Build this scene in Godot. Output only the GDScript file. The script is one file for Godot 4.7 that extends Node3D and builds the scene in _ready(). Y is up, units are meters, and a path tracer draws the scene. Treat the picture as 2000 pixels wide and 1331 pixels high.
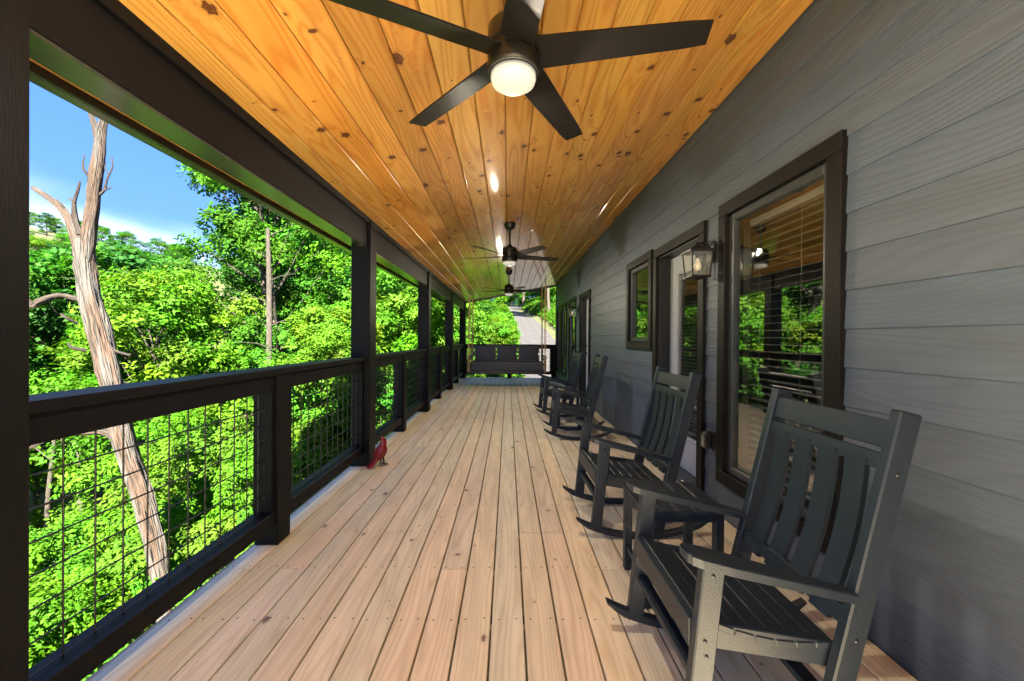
extends Node3D
# A covered mountain porch: x runs across (wall at +x), y up, the porch runs away along -z.

const EYE := 1.249          # camera height above the deck boards
const WALL := 1.527         # outer face of the siding
const FAR_END := 12.74      # far edge of the deck
const NEAR_END := -2.3     # unseen porch end, placed so a sunlit deck patch bounces light in
const LAP := 0.174

var rng := RandomNumberGenerator.new()
var used := {}
var M := {}

# ------------------------------------------------------------------ mesh helper
class MB:
	var v := PackedVector3Array()
	var n := PackedVector3Array()
	var t := PackedVector2Array()
	var ix := PackedInt32Array()
	func tri(a: Vector3, b: Vector3, c: Vector3, out: Vector3, ua := Vector2.ZERO, ub := Vector2.ZERO, uc := Vector2.ZERO) -> void:
		var f := (b - a).cross(c - a)
		var nn := f.normalized()
		if nn.dot(out) < 0.0:
			nn = -nn
		else:
			var q := b; b = c; c = q
			var w := ub; ub = uc; uc = w
		var k := v.size()
		v.append(a); v.append(b); v.append(c)
		n.append(nn); n.append(nn); n.append(nn)
		t.append(ua); t.append(ub); t.append(uc)
		ix.append(k); ix.append(k + 1); ix.append(k + 2)
	func quad(a: Vector3, b: Vector3, c: Vector3, d: Vector3, out: Vector3, ua := Vector2.ZERO, ub := Vector2.ZERO, uc := Vector2.ZERO, ud := Vector2.ZERO) -> void:
		tri(a, b, c, out, ua, ub, uc)
		tri(a, c, d, out, ua, uc, ud)
	# chamfered box, texture coordinates in metres with u along the longer side of each face
	func box(c: Vector3, s: Vector3, ch := 0.003, xf := Transform3D(), uo := Vector2.ZERO) -> void:
		var h := s * 0.5
		ch = minf(ch, minf(h.x, minf(h.y, h.z)) * 0.6)
		var i := h - Vector3(ch, ch, ch)
		for ax in 3:
			var p := (ax + 1) % 3
			var q := (ax + 2) % 3
			if s[q] > s[p]:
				var sw := p; p = q; q = sw
			for sg in [-1.0, 1.0]:
				var cs := []
				var us := []
				for k in 4:
					var e := Vector3()
					e[ax] = h[ax] * sg
					e[p] = i[p] * (-1.0 if k == 0 or k == 3 else 1.0)
					e[q] = i[q] * (-1.0 if k < 2 else 1.0)
					us.append(Vector2(e[p], e[q]) + uo + Vector2(c[p], c[q]))
					cs.append(xf * (c + e))
				var nn := Vector3()
				nn[ax] = sg
				quad(cs[0], cs[1], cs[2], cs[3], xf.basis * nn, us[0], us[1], us[2], us[3])
		for ax in 3:
			var p := (ax + 1) % 3
			var q := (ax + 2) % 3
			for sp in [-1.0, 1.0]:
				for sq in [-1.0, 1.0]:
					var e := []
					for k in 4:
						var w := Vector3()
						w[ax] = i[ax] * (-1.0 if k == 0 or k == 3 else 1.0)
						w[p] = (h[p] if k < 2 else i[p]) * sp
						w[q] = (i[q] if k < 2 else h[q]) * sq
						e.append(xf * (c + w))
					var nn := Vector3()
					nn[p] = sp; nn[q] = sq
					var u0 := Vector2(c[ax] - i[ax], 0.0) + uo
					var u1 := Vector2(c[ax] + i[ax], 0.0) + uo
					quad(e[0], e[1], e[2], e[3], xf.basis * nn, u0, u1, u1, u0)
		for sx in [-1.0, 1.0]:
			for sy in [-1.0, 1.0]:
				for sz in [-1.0, 1.0]:
					var sv := Vector3(sx, sy, sz)
					tri(xf * (c + sv * Vector3(h.x, i.y, i.z)), xf * (c + sv * Vector3(i.x, h.y, i.z)), xf * (c + sv * Vector3(i.x, i.y, h.z)), xf.basis * sv)
	# a straight bar between two points, w wide along side, h thick across
	func bar(a: Vector3, b: Vector3, side: Vector3, w: float, h: float, ch := 0.003) -> void:
		var z := (b - a).normalized()
		var x := (side - z * side.dot(z)).normalized()
		var y := z.cross(x)
		box(Vector3.ZERO, Vector3(w, h, a.distance_to(b)), ch, Transform3D(Basis(x, y, z), (a + b) * 0.5))
	# a polygon in xy (convex, any winding) drawn along z; v0..v1 is laid across x
	func extrude(poly: PackedVector2Array, z0: float, z1: float, xf: Transform3D, u0: float, u1: float, v0: float, v1: float) -> void:
		var lo := 1e9
		var hi := -1e9
		var mid := Vector2.ZERO
		for p in poly:
			lo = minf(lo, p.x); hi = maxf(hi, p.x); mid += p / poly.size()
		var k := poly.size()
		for j in k:
			var a := poly[j]
			var b := poly[(j + 1) % k]
			var e := b - a
			var o := Vector3(e.y, -e.x, 0.0)
			if Vector2(o.x, o.y).dot((a + b) * 0.5 - mid) < 0.0:
				o = -o
			var va := lerpf(v0, v1, (a.x - lo) / (hi - lo))
			var vb := lerpf(v0, v1, (b.x - lo) / (hi - lo))
			quad(xf * Vector3(a.x, a.y, z0), xf * Vector3(b.x, b.y, z0), xf * Vector3(b.x, b.y, z1), xf * Vector3(a.x, a.y, z1), xf.basis * o, Vector2(u0, va), Vector2(u0, vb), Vector2(u1, vb), Vector2(u1, va))
		for e in 2:
			var z := z0 if e == 0 else z1
			var u := u0 if e == 0 else u1
			for j in range(1, k - 1):
				tri(xf * Vector3(poly[0].x, poly[0].y, z), xf * Vector3(poly[j].x, poly[j].y, z), xf * Vector3(poly[j + 1].x, poly[j + 1].y, z), xf.basis * Vector3(0, 0, -1 if e == 0 else 1), Vector2(u, v0), Vector2(u, (v0 + v1) * 0.5), Vector2(u, v1))
	# rings of points, smooth normals; close joins the ends of each ring
	func rings(rs: Array, cap := true, us := 1.0, vs := 1.0) -> void:
		var base := v.size()
		var m: int = rs[0].size()
		var rows := rs.size()
		var along := 0.0
		var mids := []
		for r in rows:
			var c := Vector3.ZERO
			for p in rs[r]:
				c += p / m
			mids.append(c)
		for r in rows:
			if r > 0:
				along += mids[r].distance_to(mids[r - 1])
			for j in m + 1:
				var p: Vector3 = rs[r][j % m]
				var up: Vector3 = rs[mini(r + 1, rows - 1)][j % m] - rs[maxi(r - 1, 0)][j % m]
				var sd: Vector3 = rs[r][(j + 1) % m] - rs[r][(j + m - 1) % m]
				var nn := up.cross(sd).normalized()
				if nn.dot(p - mids[r]) < 0.0:
					nn = -nn
				if nn.length_squared() < 0.5:
					nn = (p - mids[r]).normalized() if p.distance_to(mids[r]) > 1e-6 else up.normalized()
				v.append(p); n.append(nn); t.append(Vector2(float(j) / m * us, along * vs))
		for r in rows - 1:
			for j in m:
				var a := base + r * (m + 1) + j
				var b := a + 1
				var c := a + m + 1
				var d := c + 1
				var f := (v[b] - v[a]).cross(v[c] - v[a])
				if f.length_squared() < 1e-16:
					f = (v[d] - v[b]).cross(v[c] - v[b])
				if f.dot(n[a] + n[d]) < 0.0:
					ix.append_array([a, b, c, b, d, c])
				else:
					ix.append_array([a, c, b, b, c, d])
		if cap:
			for e in 2:
				var r := 0 if e == 0 else rows - 1
				var o: Vector3 = (mids[0] - mids[1]) if e == 0 else (mids[rows - 1] - mids[rows - 2])
				for j in m:
					tri(mids[r], rs[r][j], rs[r][(j + 1) % m], o)
	func tube(pts: Array, radii: Array, sides := 8, cap := true, us := 1.0, vs := 1.0, bump: FastNoiseLite = null, amp := 0.0) -> void:
		var rs := []
		var x := Vector3.ZERO
		for k in pts.size():
			var d: Vector3 = (pts[mini(k + 1, pts.size() - 1)] - pts[maxi(k - 1, 0)]).normalized()
			if k == 0:
				x = d.cross(Vector3(0.31, 0.2, 0.93)).normalized()
			x = (x - d * x.dot(d)).normalized()
			var y := d.cross(x)
			var ring := []
			for j in sides:
				var a := TAU * j / sides
				var e := x * cos(a) + y * sin(a)
				var r: float = radii[k]
				if bump:
					r *= 1.0 + amp * bump.get_noise_3d(pts[k].x * 0.9 + e.x * 1.6, pts[k].y * 1.5 + e.y, pts[k].z * 0.9 + e.z * 1.6)
				ring.append(pts[k] + e * r)
			rs.append(ring)
		rings(rs, cap, us, vs)
	# profile of (radius, height) turned round y
	func lathe(prof: Array, seg := 24, xf := Transform3D()) -> void:
		var rs := []
		for p in prof:
			var ring := []
			for j in seg:
				var a := TAU * j / seg
				ring.append(xf * Vector3(cos(a) * maxf(p.x, 0.0004), p.y, sin(a) * maxf(p.x, 0.0004)))
			rs.append(ring)
		rings(rs, true)
	func mesh() -> ArrayMesh:
		var m := ArrayMesh.new()
		var a := []
		a.resize(Mesh.ARRAY_MAX)
		a[Mesh.ARRAY_VERTEX] = v
		a[Mesh.ARRAY_NORMAL] = n
		a[Mesh.ARRAY_TEX_UV] = t
		a[Mesh.ARRAY_INDEX] = ix
		m.add_surface_from_arrays(Mesh.PRIMITIVE_TRIANGLES, a)
		return m

# ------------------------------------------------------------------ node helpers
func numbered(called: String) -> String:
	var k: int = used.get(called, 0)
	used[called] = k + 1
	return called if k == 0 else "%s_%03d" % [called, k]

func tag(o: Node, label: String, category: String, group := "") -> void:
	o.set_meta("label", label)
	o.set_meta("category", category)
	if group:
		o.set_meta("group", group)

func thing(called: String, label: String, category: String, at := Vector3.ZERO, group := "") -> Node3D:
	var o := Node3D.new()
	o.name = numbered(called)
	add_child(o)
	o.position = at
	tag(o, label, category, group)
	return o

func part(called: String, m: Mesh, mat: Material, parent: Node, xf := Transform3D()) -> MeshInstance3D:
	var o := MeshInstance3D.new()
	o.name = called
	o.mesh = m
	o.material_override = null
	for s in m.get_surface_count():
		o.set_surface_override_material(s, mat)
	o.transform = xf
	parent.add_child(o, true)
	return o

func holder(called: String, parent: Node, at := Vector3.ZERO) -> Node3D:
	var o := Node3D.new()
	o.name = called
	parent.add_child(o, true)
	o.position = at
	return o

func boxmesh(s: Vector3, ch := 0.003, uo := Vector2.ZERO) -> ArrayMesh:
	var b := MB.new()
	b.box(Vector3.ZERO, s, ch, Transform3D(), uo)
	return b.mesh()

func boxpart(called: String, lo: Vector3, hi: Vector3, mat: Material, parent: Node, ch := 0.003) -> MeshInstance3D:
	return part(called, boxmesh(hi - lo, ch, Vector2(rng.randf() * 3.0, rng.randf() * 3.0)), mat, parent, Transform3D(Basis(), (lo + hi) * 0.5))

func lin(r: float, g: float, b: float, a := 1.0) -> Color:
	var c := Color(r, g, b).linear_to_srgb()
	c.a = a
	return c

func mat(called: String, c: Color, rough := 0.6, metal := 0.0) -> StandardMaterial3D:
	var m := StandardMaterial3D.new()
	m.resource_name = called
	m.albedo_color = c
	m.roughness = rough
	m.metallic = metal
	M[called] = m
	return m

func noise(freq: float, oct := 3, sd := 1, kind := FastNoiseLite.TYPE_SIMPLEX_SMOOTH) -> FastNoiseLite:
	var f := FastNoiseLite.new()
	f.noise_type = kind
	f.frequency = freq
	f.fractal_octaves = oct
	f.seed = sd
	return f

func noise_tex(freq: float, w := 256, h := 256, oct := 4, sd := 3, lo := Color.BLACK, hi := Color.WHITE) -> ImageTexture:
	var im := noise(freq, oct, sd).get_seamless_image(w, h)
	im.convert(Image.FORMAT_L8)
	var src := im.get_data()
	var out := PackedByteArray()
	out.resize(w * h * 3)
	for k in w * h:
		var f := src[k] / 255.0
		out[k * 3] = int(lerpf(lo.r, hi.r, f) * 255.0)
		out[k * 3 + 1] = int(lerpf(lo.g, hi.g, f) * 255.0)
		out[k * 3 + 2] = int(lerpf(lo.b, hi.b, f) * 255.0)
	var rgb := Image.create_from_data(w, h, false, Image.FORMAT_RGB8, out)
	rgb.generate_mipmaps()
	return ImageTexture.create_from_image(rgb)

# strips of sawn wood one above the other, five metres long: [colour, height]
func wood(w: int, rows: int, rh: int, sd: int, pale: Color, ring: Color, knot: Color, freq: float, warp: float, knots: int, tone := 0.08, streak := 0.25) -> Array:
	var r := RandomNumberGenerator.new()
	r.seed = sd
	var slow := noise(1.0, 2, sd)
	var fib := noise(1.0, 2, sd + 7)
	var blot := noise(1.0, 3, sd + 11)
	var h := rows * rh
	var col := PackedByteArray()
	col.resize(w * h * 3)
	var hgt := PackedByteArray()
	hgt.resize(w * h)
	for row in rows:
		var T := PackedFloat32Array()
		T.resize(w * rh)
		var K := PackedFloat32Array()
		K.resize(w * rh)
		var f := freq * r.randf_range(0.7, 1.35)
		var lean := r.randf_range(-0.35, 0.35)
		var off := row * 13.7
		for y in rh:
			var vv := float(y) / rh - 0.5 + lean
			for x in w:
				var u := 5.0 * x / w
				T[y * w + x] = vv * f + slow.get_noise_2d(u * 0.42 + off, vv * 0.7 + off) * warp
		for k in knots:
			if r.randf() < 0.25:
				continue
			var kx := int(r.randf() * w)
			var ky := r.randf_range(0.12, 0.88) * rh
			var rad := lerpf(0.022, 0.125, pow(r.randf(), 1.9)) * rh
			var long := r.randf_range(0.6, 2.4) * (w / 5.0) / (rh / 0.14)
			var push := r.randf_range(0.6, 1.6) * (1.0 if ky > rh * 0.5 else -1.0)
			var reach := int(rad * 9.0 * long)
			for x in range(maxi(0, kx - reach), mini(w, kx + reach)):
				for y in rh:
					var dx := (x - kx) / long
					var dy := y - ky
					var d := sqrt(dx * dx + dy * dy) / rad
					d *= 1.0 + 0.45 * fib.get_noise_2d(dx / rad * 0.7 + k * 9.0, dy / rad * 0.7 + row * 5.0)
					var at := y * w + x
					T[at] += push * exp(-d * d * 0.05) * clampf((y - ky) / rad, -1.0, 1.0) * push * 0.5
					if d < 2.2:
						K[at] = maxf(K[at], clampf((1.25 - d) * 2.2, 0.0, 1.0) * (0.84 + 0.16 * sin(d * 9.0)) + 0.2 * clampf(2.2 - d, 0.0, 1.0))
		var shade := 1.0 + r.randf_range(-tone, tone)
		var warm := r.randf_range(-0.05, 0.05)
		for y in rh:
			var vm := float(y) / rh
			for x in w:
				var u := 5.0 * x / w
				var at := y * w + x
				var s := 0.5 + 0.5 * sin(T[at] * TAU)
				s = s * s * (0.6 + 0.4 * s)
				var fb := fib.get_noise_2d(u * 7.0 + off, vm * 34.0 + off)
				var bl := blot.get_noise_2d(u * 1.3 + off, vm * 1.6 + off)
				var k := clampf(K[at], 0.0, 1.0)
				var q := clampf(s * 0.62 + fb * streak + 0.12, 0.0, 1.0)
				var g := shade * (1.0 + bl * 0.16 + fb * 0.1)
				var o := ((row * rh + y) * w + x)
				var cr := lerpf(lerpf(pale.r, ring.r, q), knot.r, k) * g * (1.0 + warm)
				var cg := lerpf(lerpf(pale.g, ring.g, q), knot.g, k) * g
				var cb := lerpf(lerpf(pale.b, ring.b, q), knot.b, k) * g * (1.0 - warm)
				col[o * 3] = clampi(int(pow(clampf(cr, 0.0, 1.0), 0.4545) * 255.0), 0, 255)
				col[o * 3 + 1] = clampi(int(pow(clampf(cg, 0.0, 1.0), 0.4545) * 255.0), 0, 255)
				col[o * 3 + 2] = clampi(int(pow(clampf(cb, 0.0, 1.0), 0.4545) * 255.0), 0, 255)
				hgt[o] = clampi(int(150.0 - q * 90.0 - k * 30.0 + fb * 40.0), 0, 255)
	var a := Image.create_from_data(w, h, false, Image.FORMAT_RGB8, col)
	var b := Image.create_from_data(w, h, false, Image.FORMAT_L8, hgt)
	return [ImageTexture.create_from_image(a), ImageTexture.create_from_image(b)]

func materials() -> void:
	var w := wood(1400, 8, 72, 21, Color(0.765, 0.70, 0.52), Color(0.62, 0.52, 0.345), Color(0.20, 0.125, 0.085), 4.6, 3.2, 5, 0.05)
	var tints := [Vector3(1, 1, 1), Vector3(1.03, 0.97, 0.95), Vector3(0.95, 0.95, 0.94), Vector3(1.04, 1.02, 0.96), Vector3(0.98, 0.93, 0.92), Vector3(0.99, 0.97, 0.93)]
	for k in tints.size():
		var m := mat("deck_wood_%d" % k, lin(minf(tints[k].x * 0.96, 1.0), minf(tints[k].y * 0.96, 1.0), minf(tints[k].z * 0.96, 1.0)), 0.62)
		m.albedo_texture = w[0]
		m.heightmap_enabled = true
		m.heightmap_texture = w[1]
		m.heightmap_scale = 0.09
	w = wood(1400, 8, 72, 57, Color(0.655, 0.355, 0.082), Color(0.505, 0.195, 0.027), Color(0.11, 0.032, 0.010), 2.8, 3.0, 17, 0.16, 0.2)
	var ct := [Vector3(1, 1, 1), Vector3(1.0, 0.90, 0.80), Vector3(1.04, 1.06, 1.06), Vector3(0.86, 0.80, 0.72), Vector3(0.95, 0.98, 0.9)]
	for k in ct.size():
		var m := mat("ceiling_wood_%d" % k, lin(minf(ct[k].x * 0.94, 1.0), minf(ct[k].y * 0.94, 1.0), minf(ct[k].z * 0.94, 1.0)), 0.55)
		m.metallic_specular = 0.22
		m.albedo_texture = w[0]
		m.clearcoat_enabled = true
		m.clearcoat = 0.75
		m.clearcoat_roughness = 0.11
	w = wood(1400, 5, 96, 91, Color(0.074, 0.100, 0.144), Color(0.063, 0.086, 0.125), Color(0.061, 0.084, 0.122), 6.5, 4.6, 4, 0.015, 0.5)
	var sd := mat("siding_paint", lin(1, 1, 1), 0.55)
	sd.albedo_texture = w[0]
	sd.heightmap_enabled = true
	sd.heightmap_texture = w[1]
	sd.heightmap_scale = 0.42
	# stained rough sawn timber
	var rough := noise_tex(0.03, 256, 256, 5, 5)
	var rs := mat("dark_stain", lin(0.0055, 0.0055, 0.0065), 0.5)
	rs.metallic_specular = 0.26
	rs.heightmap_enabled = true
	rs.heightmap_texture = rough
	rs.heightmap_scale = 0.045
	rs.uv1_scale = Vector3(1.6, 22.0, 1.0)
	rs.albedo_texture = noise_tex(0.02, 256, 256, 4, 8, Color(0.80, 0.80, 0.82), Color(1.0, 0.98, 0.95))
	var tr := mat("trim_stain", lin(0.009, 0.0085, 0.0085), 0.5)
	tr.metallic_specular = 0.26
	tr.heightmap_enabled = true
	tr.heightmap_texture = rough
	tr.heightmap_scale = 0.10
	tr.uv1_scale = Vector3(1.6, 20.0, 1.0)
	mat("window_frame", lin(0.035, 0.04, 0.045), 0.35)
	mat("wire_black", lin(0.012, 0.012, 0.012), 0.45)
	mat("soffit_metal", lin(0.04, 0.045, 0.042), 0.2)
	mat("beam_soffit", lin(0.035, 0.042, 0.035), 0.16)
	mat("roof_metal", lin(0.05, 0.05, 0.055), 0.45)
	mat("rim_wood", lin(0.42, 0.29, 0.18), 0.7)
	var po := mat("poly_lumber", lin(0.0135, 0.0225, 0.034), 0.42)
	po.heightmap_enabled = true
	po.heightmap_texture = noise_tex(0.09, 256, 256, 3, 12)
	po.heightmap_scale = 0.07
	po.uv1_triplanar = true
	po.uv1_scale = Vector3(7, 7, 7)
	po.albedo_texture = noise_tex(0.16, 256, 256, 2, 14, Color(0.74, 0.76, 0.8), Color(1, 1, 1))
	mat("bolt_steel", lin(0.05, 0.05, 0.055), 0.3, 0.8)
	mat("fan_bronze", lin(0.013, 0.011, 0.009), 0.35, 0.2)
	mat("fan_blade", lin(0.009, 0.008, 0.0075), 0.34).metallic_specular = 0.34
	var gl := mat("frosted_glass", lin(0.86, 0.85, 0.80), 0.35)
	gl.backlight_enabled = true
	gl.backlight = lin(0.3, 0.3, 0.28)
	var lg := mat("lamp_glow", lin(0.5, 0.49, 0.46), 0.4)
	lg.emission_enabled = true
	lg.emission = lin(0.026, 0.0255, 0.022)
	mat("lantern_black", lin(0.016, 0.015, 0.014), 0.4, 0.3)
	var sg := mat("seeded_glass", lin(0.7, 0.7, 0.62, 0.10), 0.08)
	sg.transparency = BaseMaterial3D.TRANSPARENCY_ALPHA
	mat("bulb_glass", lin(0.85, 0.78, 0.6), 0.2)
	var pane := mat("window_glass", lin(0.95, 1.0, 0.97, 0.0), 0.0)
	pane.refraction_enabled = true
	pane.refraction_scale = 0.125
	mat("door_paint", lin(0.40, 0.42, 0.47), 0.4)
	mat("blind_white", lin(0.7, 0.7, 0.66), 0.5)
	mat("room_wall", lin(0.42, 0.40, 0.37), 0.9)
	mat("black_paint", lin(0.012, 0.012, 0.013), 0.4)
	var cl := mat("canvas", lin(0.050, 0.051, 0.064), 0.9)
	cl.heightmap_enabled = true
	cl.heightmap_texture = noise_tex(0.12, 128, 128, 2, 31)
	cl.heightmap_scale = 0.05
	cl.uv1_triplanar = true
	cl.uv1_scale = Vector3(12, 12, 12)
	var pi := mat("piping_grey", lin(0.16, 0.16, 0.18), 0.9)
	mat("rope", lin(0.42, 0.27, 0.14), 0.9)
	mat("cardinal_red", lin(0.22, 0.014, 0.014), 0.25)
	mat("bird_dark", lin(0.03, 0.022, 0.02), 0.5)
	mat("bird_beak", lin(0.5, 0.2, 0.03), 0.4)
	mat("stone_grey", lin(0.22, 0.2, 0.18), 0.8)
	mat("outlet_cover", lin(0.03, 0.03, 0.03), 0.3)
	mat("outlet_clear", lin(0.25, 0.25, 0.22), 0.25)
	# leaves and bark
	for k in 2:
		var m := mat("leaf_%d" % k, lin(0.92, 0.92, 0.92), 0.62)
		m.metallic_specular = 0.28
		m.vertex_color_use_as_albedo = true
		m.backlight_enabled = true
		m.backlight = lin(0.8, 1.0, 0.5)
	var bk := mat("bark", lin(1, 1, 1), 0.9)
	bk.albedo_texture = noise_tex(0.025, 256, 256, 5, 41, Color(0.13, 0.115, 0.10), Color(0.33, 0.31, 0.285))
	bk.heightmap_enabled = true
	bk.heightmap_texture = noise_tex(0.03, 256, 256, 5, 42)
	bk.heightmap_scale = 2.0
	bk.uv1_scale = Vector3(3.0, 0.5, 1.0)
	M["dead_wood"] = dead_wood_material()
	var gr := mat("forest_floor", lin(1, 1, 1), 0.95)
	gr.albedo_texture = noise_tex(0.02, 512, 512, 5, 51, Color(0.14, 0.13, 0.08), Color(0.30, 0.36, 0.14))
	gr.uv1_world_triplanar = true
	gr.uv1_triplanar = true
	gr.uv1_scale = Vector3(0.11, 0.11, 0.11)
	var rd := mat("road_asphalt", lin(1, 1, 1), 0.85)
	rd.albedo_texture = noise_tex(0.018, 512, 512, 5, 61, Color(0.135, 0.134, 0.142), Color(0.245, 0.243, 0.258))
	rd.uv1_triplanar = true
	rd.uv1_world_triplanar = true
	rd.uv1_scale = Vector3(0.16, 0.16, 0.16)
	var soil := mat("bank_soil", lin(0.28, 0.17, 0.10), 0.95)
	var gv := mat("gravel", lin(1, 1, 1), 0.95)
	gv.albedo_texture = noise_tex(0.05, 512, 512, 5, 71, Color(0.45, 0.43, 0.40), Color(0.72, 0.70, 0.67))
	gv.uv1_triplanar = true
	gv.uv1_world_triplanar = true
	gv.uv1_scale = Vector3(0.3, 0.3, 0.3)

# silver grey and peeled orange streaks running up a dead trunk
func dead_wood_material() -> StandardMaterial3D:
	var w := 256
	var h := 512
	var a := noise(1.0, 4, 81)
	var b := noise(1.0, 3, 82)
	var c := noise(1.0, 3, 83)
	var col := PackedByteArray()
	col.resize(w * h * 3)
	var hg := PackedByteArray()
	hg.resize(w * h)
	for y in h:
		for x in w:
			var an := TAU * x / w
			var px := cos(an)
			var pz := sin(an)
			var yy := float(y) / h * 10.0
			var s := a.get_noise_3d(px * 0.9, yy * 0.42, pz * 0.9)
			var f := b.get_noise_3d(px * 6.0, yy * 2.2, pz * 6.0)
			var cr := c.get_noise_3d(px * 3.2, yy * 1.5, pz * 3.2)
			var q := smoothstep(0.3, 0.7, 0.5 + s * 1.3 + f * 0.25)
			var g := 1.0 + f * 0.5
			var k := clampf((cr - 0.22) * 4.0, 0.0, 1.0)
			var rr := lerpf(lerpf(0.052, 0.046, q), 0.008, k) * g
			var gg := lerpf(lerpf(0.049, 0.027, q), 0.006, k) * g
			var bb := lerpf(lerpf(0.047, 0.017, q), 0.004, k) * g
			var o := y * w + x
			col[o * 3] = clampi(int(pow(clampf(rr, 0, 1), 0.4545) * 255), 0, 255)
			col[o * 3 + 1] = clampi(int(pow(clampf(gg, 0, 1), 0.4545) * 255), 0, 255)
			col[o * 3 + 2] = clampi(int(pow(clampf(bb, 0, 1), 0.4545) * 255), 0, 255)
			hg[o] = clampi(int(128 + f * 90 - k * 80), 0, 255)
	var m := StandardMaterial3D.new()
	m.resource_name = "dead_wood"
	m.roughness = 0.9
	m.albedo_texture = ImageTexture.create_from_image(Image.create_from_data(w, h, false, Image.FORMAT_RGB8, col))
	m.heightmap_enabled = true
	m.heightmap_texture = ImageTexture.create_from_image(Image.create_from_data(w, h, false, Image.FORMAT_L8, hg))
	m.heightmap_scale = 4.5
	return m

# ------------------------------------------------------------------ camera and light
func camera_and_light() -> void:
	var cam := Camera3D.new()
	cam.name = "camera"
	cam.position = Vector3(0, EYE, 0)
	cam.rotation_order = EULER_ORDER_YXZ
	cam.rotation_degrees = Vector3(-0.33, -0.58, 0.45)
	cam.fov = 80.58
	cam.near = 0.05
	cam.far = 600.0
	cam.current = true
	add_child(cam)
	var env := Environment.new()
	env.background_mode = Environment.BG_SKY
	var sm := ProceduralSkyMaterial.new()
	sm.sky_top_color = lin(0.0105, 0.032, 0.112)
	sm.sky_horizon_color = lin(0.030, 0.063, 0.125)
	sm.sky_curve = 0.22
	sm.ground_bottom_color = lin(0.05, 0.07, 0.03)
	sm.ground_horizon_color = lin(0.10, 0.13, 0.06)
	sm.sun_angle_max = 20.0
	sm.sun_curve = 0.1
	sm.sky_cover = clouds()
	sm.sky_cover_modulate = Color(1, 1, 1)
	sm.energy_multiplier = 1.0
	var sky := Sky.new()
	sky.sky_material = sm
	env.sky = sky
	env.tonemap_mode = Environment.TONE_MAPPER_LINEAR
	env.tonemap_exposure = 13.5
	env.sdfgi_enabled = true
	env.ssao_enabled = true
	env.ssil_enabled = true
	var we := WorldEnvironment.new()
	we.name = "sky"
	we.environment = env
	add_child(we)
	var sun := DirectionalLight3D.new()
	sun.name = "sun"
	sun.light_energy = 1.6
	sun.light_color = Color(1.0, 0.95, 0.86)
	sun.light_angular_distance = 0.6
	sun.shadow_enabled = true
	add_child(sun)
	sun.look_at_from_position(Vector3(2.0, 10.0, 12.0), Vector3.ZERO, Vector3.UP)

func clouds() -> ImageTexture:
	var w := 768
	var h := 384
	var a := noise(1.0, 5, 19)
	var b := noise(1.0, 2, 20)
	var im := Image.create(w, h, false, Image.FORMAT_RGBA8)
	for y in h / 2 + 4:
		var el := (0.5 - (y + 0.5) / h) * PI
		for x in w:
			var az := TAU * (x + 0.5) / w
			var d := Vector3(cos(az) * cos(el), sin(el), sin(az) * cos(el))
			var p := d / maxf(d.y + 0.18, 0.12)
			var s := a.get_noise_3d(p.x * 0.55, p.z * 0.55, 3.0) + 0.4 * b.get_noise_2d(p.x * 0.3, p.z * 0.3)
			var k := smoothstep(0.0, 0.8, s + 0.14)
			im.set_pixel(x, y, Color(0.46, 0.46, 0.46, k * 0.75))
	return ImageTexture.create_from_image(im)

# ------------------------------------------------------------------ terrain
func smooth(a: float, b: float, x: float) -> float:
	return smoothstep(a, b, x)

# height of the land, X across and Z ahead of the camera
func land(X: float, Z: float) -> float:
	var road := -1.0 + 0.12 * (clampf(Z, 13.0, 105.0) - 14.0)
	var y := road
	var d := X - road_x(Z)
	var left := maxf(-d - 2.0, 0.0)
	# the hillside falls away to the left of the porch and of the road
	var fall := 0.62 * minf(left, 9.0) + 0.32 * clampf(left - 9.0, 0.0, 14.0)
	var nearness := 1.0 - smooth(16.0, 60.0, Z)
	y -= fall * lerpf(0.25, 1.0, nearness)
	y += 0.22 * maxf(left - 38.0, 0.0)
	# the bank to the right of the road
	var right := maxf(d - 1.75, 0.0)
	y += smooth(13.5, 18.0, Z) * (0.75 * minf(right, 2.2) + 0.34 * maxf(right - 2.2, 0.0))
	if Z < 4.0:
		y = lerpf(y, minf(y, -0.45 - 0.35 * maxf(-X - 2.0, 0.0)), smooth(4.0, 0.0, Z))
	return y

func road_x(Z: float) -> float:
	var pts := [[-80.0, 2.2], [13.0, 2.2], [30.0, 2.35], [45.0, 2.4], [55.0, 2.2], [64.0, 1.4], [72.0, 0.75], [82.0, 0.85], [100.0, 1.9], [125.0, 6.0], [220.0, 20.0]]
	for k in pts.size() - 1:
		if Z <= pts[k + 1][0]:
			var f := clampf((Z - pts[k][0]) / (pts[k + 1][0] - pts[k][0]), 0.0, 1.0)
			return lerpf(pts[k][1], pts[k + 1][1], f * f * (3.0 - 2.0 * f))
	return 20.0

func grid_axis(lo: float, hi: float, fine_lo: float, fine_hi: float, fine: float, coarse: float) -> PackedFloat32Array:
	var out := PackedFloat32Array()
	var x := lo
	while x < hi:
		out.append(x)
		x += fine if x >= fine_lo and x < fine_hi else coarse
	out.append(hi)
	return out

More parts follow.
